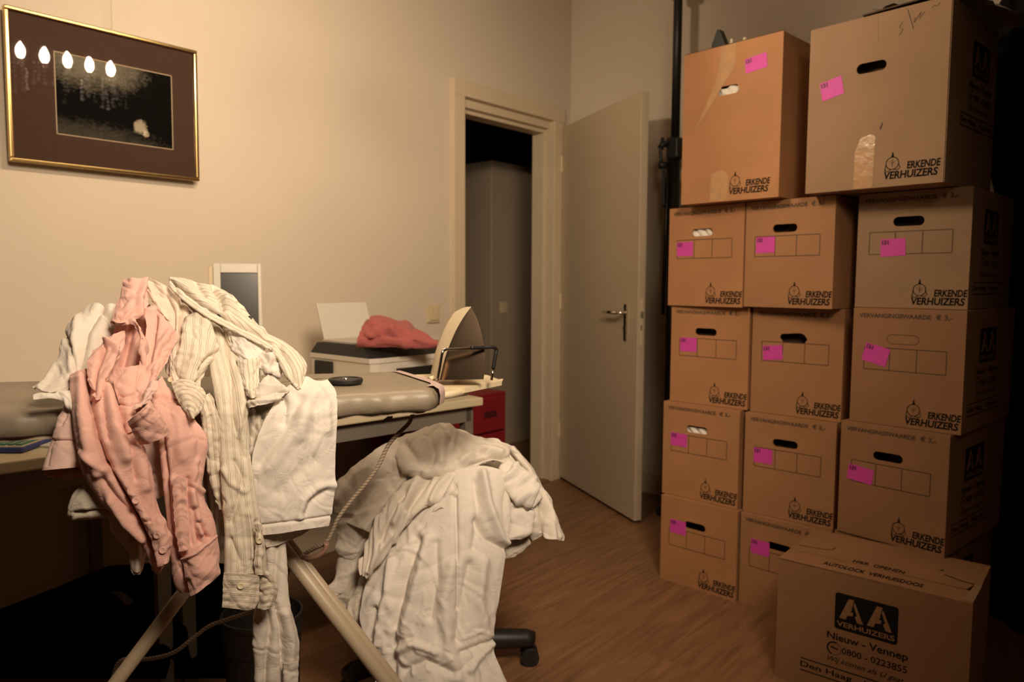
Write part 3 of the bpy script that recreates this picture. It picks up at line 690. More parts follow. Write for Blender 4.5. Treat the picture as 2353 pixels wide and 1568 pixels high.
strip(bm, [(.03, .085), (.165, .093)], .0012, top=True, eps=.3618); strip(bm, [(.31, .087), (.458, .087)], .0012, top=True, eps=.3618); poly(bm, arc(.383, .197, .005, 0, 330, 8), top=True, eps=.3604)
obj('slit_lines', bm, M['ink'], fb)
# big boxes on top, stood on end
c1 = moving_box(2.453, 1.323, -95.06, 1.4375, .372, .45, .529, 'tall narrow box on top of the left stack, diagonal band of tape down its front', (.178, .377, .082, .030), (.279, .446, .078, .048, 6), value=False, grid=False, logo=(.192, .022), cm='card', group='tall boxes on top of the stacks', open_top=True)
bm = nb(); poly(bm, [(.150, .527), (.206, .527), (.200, .45), (.15, .385), (.118, .34), (.046, .25), (.105, .36), (.135, .43)]); obj('packing_tape', bm, M['tape'], c1)
bm = nb(); poly(bm, [(.12, .10), (.165, .108), (.188, .09), (.185, .004), (.118, .004)]); obj('packing_tape', bm, M['tape'], c1)
obj('top_flap', bx(0, .372, .0, .004, .529, .531), M['cardin'], c1)
bm = nb(); box(bm, .15, .37, .004, .2, .500, .504); obj('inner_flap', bm, M['cardin'], c1)
c3 = moving_box(2.395, .857, -96.35, 1.4375, .395, .435, .50, 'widest box, on top of the right stack, pencil scribble and loose tape on its front', (.188, .353, .086, .030), (.073, .312, .068, .056, 12), value=False, grid=False, logo=(.237, .022), cm='card2', group='tall boxes on top of the stacks', side=True, open_top=True)
for nm in ('badge_print', 'badge_letters', 'address_print'):
    for k in c3.children:
        if k.name.split('.')[0] == nm: k.location = (.395+.0005, .20, .325)
bm = nb()
for q in ([(.262, .425), (.272, .440), (.262, .448), (.270, .462)], [(.282, .492), (.300, .435)], [(.303, .465), (.300, .452), (.318, .476), (.314, .460), (.328, .475)], [(.346, .480), (.352, .485), (.360, .482), (.366, .490)]):
    strip(bm, q, .002)
obj('pencil_scribble', bm, M['pencil'], c3)
bm = nb(); poly(bm, [(.150, .002), (.205, .002), (.208, .15), (.195, .158), (.165, .15), (.150, .11)]); obj('packing_tape', bm, M['tape'], c3)
bm = nb(); poly(bm, [(.150, .498), (.200, .498), (.206, .42), (.150, .42)]); obj('packing_tape', bm, M['card2'], c3)
bm = nb(); box(bm, .395, .3975, .002, .05, .0, .50); box(bm, .0, .395, -.0, .003, .5, .502); obj('lapped_edge', bm, M['card2'], c3)
bm = nb(); poly(bm, [(.222, .165), (.228, .180), (.226, .190), (.219, .172)]); obj('dent_shade', bm, M['inkline'], c3)  # flat dark patch painted as the shade of a dent
bm = nb(); box(bm, .17, .395, .0, .10, .502, .506, mtx=Matrix.Rotation(math.radians(-1.5), 4, 'Y')); obj('top_flap', bm, M['cardin'], c3)
for k, (zz, hgt) in {'moving_box.001': (.2575, .016), 'moving_box.003': (.2705, .031), 'moving_box.012' if False else c1.name: (.367, .020)}.items():
    b = bpy.data.objects[k]; mx = .178 if b is c1 else .146
    rsx = random.Random(7); bm = nb()
    G_ = 14
    vs = [[bm.verts.new((mx-.05+.1*i/G_, .012+.006*math.sin(i*1.3+j)+rsx.uniform(-.003, .003), zz-.03+(hgt+.030)*j/8 + (.012 if b is c1 and i > 7 and j > 5 else 0))) for i in range(G_+1)] for j in range(9)]
    for j in range(8):
        for i in range(G_): bm.faces.new([vs[j][i], vs[j][i+1], vs[j+1][i+1], vs[j+1][i]])
    o = obj('packed_sheet', bm, M['white_stuff'], None, smooth=True); o.matrix_world = Matrix.Translation(b.location) @ Matrix.Rotation(b.rotation_euler.z, 4, 'Z')
    lab = {'moving_box.001': 'crumpled white sheet showing low in the hand hole of a left stack box', 'moving_box.003': 'crumpled white sheet filling the hand hole of the topmost regular box at left'}.get(k, 'white paper showing through the hand hole of the tall box with the diagonal tape')
    tag(o, lab, 'paper')
# things poking out of the tall box
mw = Matrix.Translation(c1.location) @ Matrix.Rotation(c1.rotation_euler.z, 4, 'Z')
bm = nb(); prism(bm, [(-.028, 0), (.028, 0), (.030, .10), (.006, .155), (-.002, .157), (-.022, .11)], 0, .03); bmesh.ops.transform(bm, matrix=mw @ Matrix.Translation((.120, .05, .44)) @ Matrix.Rotation(PI/2, 4, 'X'), verts=bm.verts[:])
tag(obj('pointed_case', bm, M['black']), 'black pointed thing sticking up out of the tall box at its left', 'case')
for i, (x, tl) in enumerate([(.175, -6), (.19, 12)]):
    bm = nb(); tube(bm, [(x, .04, .40), (x+.002*tl, .04, .558-.006*i)], .006, 8)
    bmesh.ops.transform(bm, matrix=mw, verts=bm.verts[:])
    tag(obj('stick', bm, M['cream']), ['thin cream stick poking out beside the black pointed thing', 'second cream stick, the one further right, poking out of the tall box'][i], 'stick')
# crumpled wrap and hanger stick on top at the far right
mw = Matrix.Translation(c3.location) @ Matrix.Rotation(c3.rotation_euler.z, 4, 'Z')
bm = nb(); rsx = random.Random(3); vs = [[bm.verts.new((.40-.25*i/12+rsx.uniform(-.01, .01)+.10*(j/12), .02+.5*j/12, .512+.018*rsx.random()+.02*abs(math.sin(i*.9)*math.sin(j*.7)))) for i in range(13)] for j in range(13)]
for j in range(12):
    for i in range(12): bm.faces.new([vs[j][i], vs[j][i+1], vs[j+1][i+1], vs[j+1][i]])
bmesh.ops.transform(bm, matrix=mw, verts=bm.verts[:])
o = obj('crumpled_wrap', bm, mat('pale_wrap', (.30, .28, .24, 1), .4, noise=(20, .2)), None, smooth=True); tag(o, 'pale crumpled wrapping lying on the widest top box', 'wrapping')
pa, pb = at(2262, 30, 2.30), at(2252, -60, 2.42)
tag(obj('wooden_stick', tube(nb(), [pa, (pa+pb)/2, pb], .0075, 10), M['card2']), 'short reddish wooden stick leaning over the corner of the widest top box', 'stick')

# ------------------------------------------------------------------ black draped rack at the right
bk = thing('draped_rack', 'tall rack hung to the floor with a black cloth, right of the box stacks', 'rack', (3.19, .07, 0))
bm = nb(); SG = 120; prof = [(.362, .0), (.362, .25), (.362, .6), (.364, 1.0), (.368, 1.40), (.395, 1.50), (.425, 1.62), (.440, 1.85), (.435, 2.06), (.40, 2.13), (.27, 2.19), (.12, 2.22), (.0, 2.225)]
rings = []
for r, z in prof:
    amp = .010*(1-z/2.6) if z < 2.1 else .002
    rings.append([bm.verts.new(((r+amp*math.sin(13*th+z*.6)+amp*.5*math.sin(29*th-z))*math.cos(th), (r+amp*math.sin(13*th+z*.6)+amp*.5*math.sin(29*th-z))*math.sin(th)*1.0, z+.004)) for th in [2*PI*k/SG for k in range(SG)]])
for a, b in zip(rings, rings[1:]):
    for k in range(SG): bm.faces.new([a[k], a[(k+1) % SG], b[(k+1) % SG], b[k]])
obj('black_cloth', bm, M['blackcloth'], bk, smooth=True)
obj('rack_pole', tube(nb(), [(0, 0, 0), (0, 0, 2.15)], .02), M['blackmetal'], bk)

# ------------------------------------------------------------------ black light stand between stack and wall
p0 = Vector(onz(1533, 1182, 0))
ls = thing('clamp_pole', 'black floor-to-ceiling pole with clamps between the left box stack and the wall', 'pole', p0)
def lp(z): return Vector((0, 0, z))
sd_ = -Vector(rt)
obj('lower_tube', tube(nb(), [lp(.02), lp(1.82)], .026), M['blackmetal'], ls); obj('upper_tube', tube(nb(), [lp(1.80), lp(ZC-.02)], .021), M['blackmetal'], ls)
obj('foot', lathe(nb(), (0, 0, 0), [(0, 0), (.055, 0), (.055, .02), (.03, .04), (0, .04)], 24), M['black'], ls)
obj('ceiling_pad', lathe(nb(), (0, 0, ZC-.03), [(0, 0), (.03, 0), (.05, .028), (0, .028)], 24), M['black'], ls)
obj('side_tube', tube(nb(), [lp(1.0)+sd_*.042, lp(1.80)+sd_*.030], .009), M['blackmetal'], ls)
bm = nb(); box(bm, -.031, .031, -.031, .031, -.05, .05, bev=.010); bmesh.ops.translate(bm, verts=bm.verts[:], vec=lp(1.80)); tube(bm, [lp(1.82), lp(1.82)+sd_*.06, lp(1.80)+sd_*.07], .016, 8); obj('collar', bm, M['black'], ls)
obj('clamp_knob', tube(nb(), [lp(1.72)+sd_*.03, lp(1.72)+sd_*.075], [.014, .020], 10), M['black'], ls)
obj('strap', tube(nb(), spline([lp(1.85)+sd_*.06, lp(1.78)+sd_*.07, lp(1.70)+sd_*.055, lp(1.60)+sd_*.05, lp(1.52)+sd_*.048], 16), .008, 8), M['black'], ls)
bm = nb(); box(bm, -.038, .038, -.038, .038, -.04, .04, bev=.010); bmesh.ops.translate(bm, verts=bm.verts[:], vec=lp(2.54)); tube(bm, spline([lp(2.53), lp(2.53)-sd_*.06, lp(2.54)-sd_*.10, lp(2.58)-sd_*.115, lp(2.66)-sd_*.120], 14), .014, 8); obj('clamp', bm, M['black'], ls)

# ------------------------------------------------------------------ desk and what stands on it
dk = thing('desk', 'long cream-topped desk with grey steel legs against the left wall', 'desk', (0, 0, 0))
DYF, DXR, DXL = 1.765, 1.875, -.35
rot = Matrix.Translation((DXR, DYF, 0)) @ Matrix.Rotation(math.radians(-8.5 if False else -6.0), 4, 'Z')
def dmesh(*a, **k):
    bm = bx(*a, **k); bmesh.ops.transform(bm, matrix=rot, verts=bm.verts[:]); return bm
obj('worktop', dmesh(-2.1, 0, 0, .76, .722, .75, bev=.004), M['desk'], dk)
obj('apron', dmesh(-2.05, -.03, .03, .055, .665, .722), M['greymetal'], dk)
obj('apron', dmesh(-2.05, -.03, .70, .725, .665, .722), M['greymetal'], dk)
for x_, y_ in ((-.055, .03), (-.055, .69), (-1.085, .03), (-1.025, .03), (-1.085, .69), (-2.05, .03), (-2.05, .69)):
    obj('leg', dmesh(x_, x_+.035, y_, y_+.035, 0, .722, bev=.003), M['greymetal'], dk)
obj('leg_rail', dmesh(-.05, -.03, .06, .70, .68, .715), M['greymetal'], dk)
rc = thing('drawer_cabinet', 'red steel drawer cabinet standing past the right end of the desk', 'cabinet', (2.0, 2.15, 0))
obj('body', bx(-.02, .44, .01, .43, .02, .672, bev=.004), M['red'], rc)
for i in range(4):
    z = .03+i*.158
    d = obj('drawer', bx(0, .42, -.006, .012, z+.004, z+.152, bev=.004), M['red'], rc)
    obj('handle', bx(.28, .36, -.012, -.006, z+.07, z+.095, bev=.003), M['darkred'], d)
obj('base', bx(.0, .42, .03, .41, 0, .02), M['black'], rc)
# printer
pn = at(850, 828, 2.42)
pr = thing('printer', 'white and black multifunction printer on the desk, its paper tray raised at the back left', 'printer', (pn[0], pn[1], .752))
PH = pn[2]-.752
bm = nb(); prism(bm, [(0, .0), (.03, -.01), (.22, -.018), (.42, -.01), (.45, 0), (.45, .33), (0, .33)], .0, PH-.012); obj('body', bm, M['white'], pr)
bm = nb(); prism(bm, [(-.004, -.002), (.03, -.014), (.22, -.022), (.42, -.014), (.455, 0), (.455, .335), (-.004, .335)], PH-.012, PH+.004); obj('bezel', bm, M['white'], pr)
bm = nb()
lo = [(-.002, .0), (.03, -.012), (.22, -.020), (.42, -.012), (.452, 0), (.452, .335), (-.002, .335)]; hi = [(.016, .06), (.05, .045), (.22, .038), (.41, .045), (.44, .06), (.44, .32), (.016, .32)]
a = [bm.verts.new((x, y, PH+.004)) for x, y in lo]; b = [bm.verts.new((x, y, PH+.040)) for x, y in hi]; bm.faces.new(b); bm.faces.new(a[::-1])
for i in range(7): bm.faces.new([a[i], a[(i+1) % 7], b[(i+1) % 7], b[i]])
obj('control_panel', bm, M['black'], pr)
obj('scanner_lid', bx(.03, .43, .062, .31, PH+.0405, PH+.05, bev=.003), M['glass_print'], pr)
obj('output_slot', bx(.10, .44, -.024, .0, .035, PH-.035, bev=.003), M['black'], pr)
for i in range(4):
    for j in range(2):
        bm = nb(); cyl(bm, (.20+.022*i, .012+.014*j, PH+.015+.011*j), .0035, 0, .004, 10); obj('key', bm, M['white'], pr)
obj('display', bx(.31, .36, .008, .03, PH+.016, PH+.022), M['screen'], pr)
obj('side_strip', bx(-.010, -.001, .20, .30, .03, PH-.02, bev=.002), M['black'], pr)
bm = nb(); box(bm, 0, .225, -.004, .004, 0, .155, bev=.003, mtx=Matrix.Translation((.06, .335, PH+.03)) @ Matrix.Rotation(math.radians(-20), 4, 'X') @ Matrix.Shear('XY', 4, (0, 0))); obj('paper_tray', bm, M['white'], pr)
# coral knitted cloth lying on the lid
tw = [[(818, 795), (835, 795), (870, 796), (920, 796), (970, 797), (1018, 797)],
      [(822, 780), (845, 775), (885, 778), (930, 776), (970, 784), (1012, 790)],
      [(830, 757), (855, 752), (890, 755), (925, 757), (960, 772), (1000, 783)],
      [(843, 738), (862, 735), (890, 740), (920, 748), (950, 761), (985, 775)],
      [(855, 728), (872, 727), (893, 732), (915, 738), (940, 750), (970, 767)],
      [(870, 735), (882, 735), (896, 740), (912, 746), (930, 755), (955, 770)]]
offs = [.06, .08, .05, .01, -.04, -.10]
tw = [[(x, y, o_) for x, y in r] for r, o_ in zip(tw, offs)]
o = patch('knitted_cloth', tw[::-1], M['coral'], None, depth=lambda a, b: 2.50+0*a, nu=70, nv=60, seed=3, thick=.004, cr=dict(n=20, amp=.010, wd=.012, L=.06, ang=1.0, spread=.8),
      folds=[([(850, 785), (880, 768), (940, 775)], 6, -.016), ([(880, 757), (905, 750), (935, 772)], 6, -.014), ([(835, 770), (850, 785)], 5, -.012), ([(860, 760), (900, 762)], 8, .012)])
tag(o, 'coral pink knitted cloth bunched up on the printer lid', 'cloth')
# white framed screen
mc = at(487, 603, 2.28); md = at(601, 614, 2.33)
mo = thing('monitor', 'white framed dark screen leaning back against the wall behind the shirts', 'screen', (mc[0], mc[1], .752))
u_ = Vector(md)-Vector(mc); u_.z = 0; mw_ = u_.length; mo.rotation_euler = (math.radians(-7), 0, math.atan2(u_.y, u_.x)); HM = mc[2]-.752
bm = nb(); fwd = .022
for a_ in [(0, fwd, 0, HM), (mw_-.012, mw_, 0, HM), (fwd, mw_-.012, HM-.030, HM), (fwd, mw_-.012, 0, .05)]: box(bm, a_[0], a_[1], 0, .03, a_[2], a_[3], bev=.003)
obj('frame', bm, M['white'], mo); obj('screen_panel', bx(fwd-.002, mw_-.011, .006, .022, .045, HM-.028), M['screen'], mo)
obj('rear_shell', bx(-.014, .0, .006, .040, 0, HM-.01, bev=.003), M['beige'], mo); obj('foot', bx(.02, mw_-.02, .0, .14, 0, .008, bev=.002), M['white'], mo)
mo.location.z = .754
# calculator and papers on the desk at the left
pc = onz(44, 1016, .765); ca = thing('calculator', 'blue keypad with four rows of green keys on the desk at far left', 'calculator', (pc[0], pc[1], .751), math.radians(-48))
bm = nb(); box(bm, -.046, .046, -.06, .06, 0, .014, bev=.006); obj('case', bm, M['blue'], ca)
obj('face_plate', bx(-.041, .041, -.054, .054, .014, .0155), M['beige'], ca)
for i in range(4): obj('key_row', bx(-.036+.0195*i, -.022+.0195*i, -.048, .048, .015, .020, bev=.001), M['green'], ca)
pc = onz(115, 1016, .752); bm = nb(); box(bm, -.05, .06, -.09, .07, 0, .004, mtx=Matrix.Translation((pc[0], pc[1], .751)) @ Matrix.Rotation(.5, 4, 'Z'))
tag(obj('notepad', bm, M['white']), 'white notepad on the desk beside the blue keypad', 'paper')
pc = onz(104, 1010, .757); tag(obj('pen', tube(nb(), [(pc[0]-.05, pc[1]+.05, .760), (pc[0]+.03, pc[1]-.03, .760)], .004), M['black']), 'black pen on the white notepad', 'pen')

# ------------------------------------------------------------------ ironing board
ZB = .95
def bp(x, y): q = onz(x, y, ZB); return Vector((q[0], q[1], 0))
nearL, nearR = bp(-20, 952), bp(960, 899); farL, farR = bp(-20, 877), bp(905, 853)
d = (nearR-nearL).normalized(); nearL2 = nearL - d*.25; d2 = (farR-farL).normalized(); farL2 = farL - d2*.25
out = [nearL2] + [nearL.lerp(nearR, k/8) for k in range(9)] + [bp(995, 895), bp(1014, 887), bp(1012, 882), bp(985, 873), bp(950, 862), bp(925, 855)] + [farR.lerp(farL, k/8) for k in range(9)] + [farL2]
ib = thing('ironing_board', 'ironing board with a grey padded cover and ivory crossed legs, buried under shirts', 'ironing board', (0, 0, 0))
cen = sum(out, Vector())/len(out)
bm = nb(); rs = random.Random(5)
prof = [(-.034, -.014), (-.038, -.003), (-.034, .003), (-.022, .005), (-.012, .003), (-.003, -.002), (0, -.012), (.0, -.02)]
rings = []
N_ = 260
oc = catmull(np.array([list(v) for v in out]), N_, True); tn = np.roll(oc, -2, 0)-np.roll(oc, 2, 0); nn_ = np.stack([tn[:, 1], -tn[:, 0], tn[:, 2]*0], 1); nn_ /= np.linalg.norm(nn_, axis=1)[:, None]
if ((oc-np.array(cen))*nn_).sum() < 0: nn_ = -nn_
s_arr = np.concatenate([[0], np.cumsum(np.linalg.norm(np.diff(oc, axis=0), axis=1))])
for dz, dr_ in prof[::-1]:
    pl_ = oc + nn_*(dr_ - .004)
    wr = .0034*np.sin(s_arr*90)*np.sin(s_arr*23+1)*(1 if dz < -.002 else .15) + .0042*np.maximum(0, np.sin(s_arr*61+dz*60))**4*(1 if dz < -.004 else 0)
    pl_ = pl_ + nn_*wr[:, None]
    rings.append([bm.verts.new((q[0], q[1], ZB+dz-(.003*abs(math.sin(i*.11)) if dz < -.03 else 0))) for i, q in enumerate(pl_)])
cv = bm.verts.new((cen.x, cen.y, ZB+.001))
for a, b in zip(rings, rings[1:]):
    for k in range(N_): bm.faces.new([a[k], a[(k+1) % N_], b[(k+1) % N_], b[k]])
for k in range(N_): bm.faces.new([rings[0][k], rings[0][(k+1) % N_], cv])
obj('padded_cover', bm, M['board_cover'], ib, smooth=True)
bm = nb(); prism(bm, [tuple(v.lerp(cen, .05)[:2]) for v in out], ZB-.046, ZB-.038); obj('board_deck', bm, M['legpaint'], ib)
# lilac edging strip round the right end
i0 = min(range(N_), key=lambda i: (oc[i]-np.array(bp(925, 855))).dot(oc[i]-np.array(bp(925, 855)))); i1 = min(range(N_), key=lambda i: (oc[i]-np.array(bp(1006, 892))).dot(oc[i]-np.array(bp(1006, 892))))
a_, b_ = sorted((i0, i1)); bm = nb(); st = []
for i in range(a_, b_+1):
    q, n_ = Vector(oc[i]), Vector(nn_[i]); st.append([bm.verts.new((q+n_*r).to_tuple()[:2]+(ZB+z,)) for r, z in ((-.022, .003), (-.008, .004), (.003, -.002), (.006, -.015), (.004, -.034))])
for a, b in zip(st, st[1:]):
    for k in range(4): bm.faces.new([a[k], a[k+1], b[k+1], b[k]])
obj('cover_edging', bm, M['lilac'], ib, smooth=True)
bm = nb(); pts = [(880, 942), (890, 958), (876, 968), (880, 975), (893, 965), (900, 968), (906, 945)]
bm.faces.new([bm.verts.new(at(x, y, 1.40)) for x, y in pts]); r_ = bmesh.ops.solidify(bm, geom=bm.faces[:], thickness=.001); obj('torn_cover_flap', bm, M['board_cover'], ib)
# crossed legs: each a pair of tubes, down to feet on the floor
def board_leg(xt, yt, xb, yb, tt, tb, r, sep, r2=None):
    A = Vector(at(xt, yt, tt)); B = Vector(at(xb, yb, tb)); dd = B-A; B = A + dd*((A.z-.012)/(-dd.z)); side = Vector(fw); side.z = 0; side = side.normalized()*sep
    for s in (0, 1): obj('leg', tube(nb(), [A+side*s, A.lerp(B, .5)+side*s, B+side*s], r if s == 0 else r*.8, 14), M['legpaint'], ib)
    obj('foot_bar', tube(nb(), [B-side*.9, B+side*1.9], .013), M['legpaint'], ib)
    obj('foot_cap', tube(nb(), [B-side*1.0, B-side*.88], .016), M['black'], ib)
board_leg(705, 985, 262, 1575, 1.44, 1.30, .0125, .028)
board_leg(430, 975, 885, 1565, 1.36, 1.40, .0135, .030)
pv = Vector(at(572, 1162, 1.40)); obj('pivot_bolt', tube(nb(), [pv-Vector(fw)*.03, pv+Vector(fw)*.10], .008), M['chrome'], ib)
# iron rest tray at the end of the board
tr_ = obj('iron_rest', prism(nb(), [tuple(onz(x, y, .925)[:2]) for x, y in ((925, 866), (1012, 895), (1068, 896), (1153, 879), (1120, 866), (1040, 862))], .918, .929), M['cream'], ib)
A0, A1, A2, A3 = [Vector(q) for q in (onz(1012, 893, .925), onz(1153, 879, .925), onz(1093, 894, .900), onz(1030, 905, .900))]
bm = nb(); vs = [bm.verts.new(v) for v in (A0, A1, A2, A3)]; vs2 = [bm.verts.new(v+Vector((.05, .04, 0))) for v in (A0, A1, A2, A3)]
bm.faces.new(vs); bm.faces.new(vs2[::-1])
for i in range(4): bm.faces.new([vs[i], vs[(i+1) % 4], vs2[(i+1) % 4], vs2[i]])
obj('rest_rim', bm, M['cream'], ib)
obj('rest_bracket', tube(nb(), [Vector(at(960, 915, 1.5)), Vector(at(1030, 908, 1.55)), Vector(at(1070, 902, 1.6))], .008), M['cream'], ib)
w1 = [at(1004, 878, 1.55), at(1010, 845, 1.55), at(1016, 812, 1.55), at(1022, 804, 1.555), at(1034, 803, 1.56), at(1082, 800, 1.58)]
w2 = [at(1082, 800, 1.58), at(1110, 799, 1.60), at(1130, 798, 1.61), at(1140, 803, 1.62), at(1139, 815, 1.62), at(1133, 848, 1.62)]
w3 = [at(1133, 848, 1.62), at(1129, 874, 1.62)]
obj('guard_wire', tube(nb(), spline(w1, 30), .0032, 10), M['chrome'], ib); obj('guard_grip', tube(nb(), spline(w2, 30), .0042, 10), M['black'], ib); obj('guard_wire', tube(nb(), w3, .0032, 10), M['chrome'], ib)
# iron standing on its heel
ir = thing('iron', 'clothes iron standing on its heel on the rest, soleplate towards the room', 'iron', (0, 0, 0))
L_ = [(1010, 874), (1016, 850), (1024, 818), (1036, 786), (1050, 755), (1066, 728), (1080, 709)]; Rr_ = [(1111, 872), (1114, 848), (1114, 815), (1110, 785), (1103, 755), (1095, 730), (1084, 709)]
def isurf(t, dx=0, sc_=1.0): return None
bm = nb(); fr_, bk_ = [], []
lean_ = lambda y: 1.60 + (874-y)*.00018
outl = L_+[(1083, 705)]+Rr_[::-1]
outl = [tuple(p) for p in catmull(np.array(outl, float), 60)]
f1 = [bm.verts.new(at(x, y, lean_(y))) for x, y in outl]; f2 = [bm.verts.new(at(x, y, lean_(y)+.006)) for x, y in outl]
bm.faces.new(f1)
for i in range(len(f1)): bm.faces.new([f1[i], f1[(i+1) % len(f1)], f2[(i+1) % len(f2)], f2[i]])
bm.faces.new(f2[::-1]); obj('soleplate', bm, M['steel'], ir)
# body behind, offset to the left and away
bm = nb(); rings = []
for k, (sx_, of) in enumerate([(1.0, .006), (.99, .03), (.92, .055), (.80, .075), (.55, .088)]):
    r = []
    for x, y in outl:
        cx = 1062-(.0)*k; cyy = 800
        X_, Y_ = 1064+(x-1064)*sx_, 822+(y-822)*(sx_*.5+.5)
        v = at(X_, min(Y_, 874), lean_(min(Y_, 874))+of) + (-rt)*(.011*k)
        r.append(bm.verts.new(v))
    rings.append(r)
for a, b in zip(rings, rings[1:]):
    for i in range(len(a)): bm.faces.new([a[i], a[(i+1) % len(a)], b[(i+1) % len(a)], b[i]])
bm.faces.new(rings[-1]); obj('iron_body', bm, M['cream'], ir, smooth=True)
hp = [Vector(at(1062, 760, 1.68)), Vector(at(1050, 785, 1.74)), Vector(at(1046, 830, 1.75)), Vector(at(1050, 862, 1.70))]
obj('handle', tube(nb(), spline(hp, 16), .011), M['cream'], ir); obj('cord_sleeve', tube(nb(), [at(1000, 868, 1.66), at(985, 872, 1.64)], .006), M['cream'], ir)
# braided cord
cp = [(985, 872, 1.64), (975, 900, 1.60), (965, 925, 1.55), (952, 942, 1.50), (940, 972, 1.48), (912, 1000, 1.47), (890, 1028, 1.46), (870, 1070, 1.45), (842, 1110, 1.44), (808, 1150, 1.43), (778, 1190, 1.42), (762, 1225, 1.42), (748, 1248, 1.42), (720, 1262, 1.43), (685, 1285, 1.45), (660, 1320, 1.50), (640, 1370, 1.54), (590, 1400, 1.56), (560, 1412, 1.56), (520, 1425, 1.55), (480, 1440, 1.54), (440, 1470, 1.53), (405, 1497, 1.52), (370, 1510, 1.52), (330, 1516, 1.52), (295, 1514, 1.52), (272, 1524, 1.52), (262, 1550, 1.52), (255, 1580, 1.52), (250, 1640, 1.55)]
pts = [at(*p) for p in cp]; co = obj('power_cord', tube(nb(), spline(pts, 260), .0042, 8), M['braid'], ir)
hl = [at(672, 1276, 1.41), at(690, 1280, 1.41), at(715, 1282, 1.41), at(735, 1275, 1.41), at(748, 1262, 1.41), at(750, 1248, 1.41)]
obj('cord_clip', tube(nb(), spline(hl, 14), [.008]*14, 10, r2=.005), mat('brown_clip', (.30, .16, .11, 1), .5, noise=(10, .1)), co)
# black cap lying on the board
pc = onz(794, 877, ZB+.006); cpn = thing('lens_cap', 'round black cap with a small centre knob lying on the ironing board', 'cap', (pc[0], pc[1], ZB+.0025))
bm = nb(); lathe(bm, (0, 0, 0), [(0, 0), (.032, 0), (.034, .003), (.034, .008), (.032, .010), (.027, .010), (.026, .0085), (0, .0085)], 40); obj('cap_rim', bm, M['black'], cpn)
bm = nb(); lathe(bm, (0, 0, 0), [(0, .0086), (.006, .0086), (.005, .0105), (0, .011)], 20); obj('centre_knob', bm, M['chrome'], cpn)

# ------------------------------------------------------------------ office chair under the laundry
cc = at(1000, 1480, 2.22); oc_ = thing('office_chair', 'black swivel chair buried under white laundry, one castor showing', 'chair', (cc[0], cc[1], 0))
rc_ = onz(1215, 1524, 0); dv_ = Vector((rc_[0]-cc[0], rc_[1]-cc[1], 0)); a0 = math.atan2(dv_.y, dv_.x); RL = .285
obj('gas_column', tube(nb(), [(0, 0, .07), (0, 0, .44)], .022), M['black'], oc_)
for i in range(5):
    a = a0+i*2*PI/5; d = Vector((math.cos(a), math.sin(a), 0)); bm = nb()
    e = d*RL; tube(bm, [d*.02+Vector((0, 0, .080)), d*RL*.6+Vector((0, 0, .080)), e*.97+Vector((0, 0, .078)), e*1.05+Vector((0, 0, .074))], [.032, .030, .028, .022], 12); lg = obj('leg', bm, M['black'], oc_)
    bm = nb(); sd = d.cross(Vector((0, 0, 1)))
    for s in (-1, 1): tube(bm, [e+sd*.006*s+Vector((0, 0, .027)), e+sd*.026*s+Vector((0, 0, .027))], .027, 18)
    tube(bm, [e+Vector((0, 0, .03)), e+Vector((0, 0, .075))], .009, 8); obj('castor', bm, M['black'], lg)
bm = nb(); lathe(bm, (0, 0, 0), [(0, .44), (.20, .445), (.225, .47), (.22, .50), (.18, .515), (0, .52)], 30); obj('seat', bm, M['blackcloth'], oc_, smooth=True)
bdir = Vector(fw); bdir.z = 0; bdir.normalize(); bm = nb(); box(bm, -.14, .14, -.02, .02, .50, .68, bev=.018, mtx=Matrix.Translation(bdir*.10) @ Matrix.Rotation(math.atan2(bdir.y, bdir.x)-PI/2, 4, 'Z')); obj('backrest', bm, M['blackcloth'], oc_)
obj('back_stem', tube(nb(), [(0, 0, .45), tuple(bdir*.12+Vector((0, 0, .47))), tuple(bdir*.13+Vector((0, 0, .60)))], .014), M['black'], oc_)

# ------------------------------------------------------------------ dark things under the desk
bp0 = at(150, 1500, 2.1)
bm = nb(); rs = np.random.RandomState(8); n1, n2 = 60, 30  # slumped cloth
vs = []
for j in range(n2+1):
    row = []
    for i in range(n1+1):
        u = i/n1; v = j/n2; X_ = -70+u*590; topy = np.interp(X_, [-200, 0, 130, 250, 420, 600, 720], [1460, 1400, 1350, 1300, 1290, 1300, 1380])
        base = onz(X_, 1600, 0) if False else None
        Y_ = topy + (1560-topy)*v; t_ = (1.98+.22*u) - .22*math.sin(v*PI/2) + .02*math.sin(i*.5+j*.3)+.015*math.sin(i*1.1)
        row.append(bm.verts.new(at(X_, Y_, t_)))
    vs.append(row)
for j in range(n2):
    for i in range(n1): bm.faces.new([vs[j][i], vs[j][i+1], vs[j+1][i+1], vs[j+1][i]])
bmesh.ops.solidify(bm, geom=bm.faces[:], thickness=.01)
bg = obj('black_bag', bm, M['blackcloth'], None, smooth=True); tag(bg, 'large black cloth bag slumped on the floor under the desk, small grey tag on it', 'bag')
bm = nb(); bm.faces.new([bm.verts.new(at(x, y, 1.93)) for x, y in ((255, 1362), (272, 1358), (285, 1362), (308, 1380), (298, 1392), (285, 1390), (275, 1375))]); bmesh.ops.solidify(bm, geom=bm.faces[:], thickness=.002); obj('grey_tag', bm, M['greymetal'], bg)
wb_ = at(605, 1530, 1.95); wbk = thing('waste_bin', 'dark round waste bin in the shade behind the crossed legs', 'bin', (wb_[0], wb_[1], 0))
bm = nb(); lathe(bm, (0, 0, 0), [(0, .0), (.085, .0), (.088, .1), (.095, .2), (.098, .205), (.1, .27), (.104, .28), (.104, .29), (.098, .29), (.09, .02), (0, .02)], 36); obj('bin_body', bm, mat('dark_bin', (.03, .024, .02, 1), .6, noise=(10, .1)), wbk)

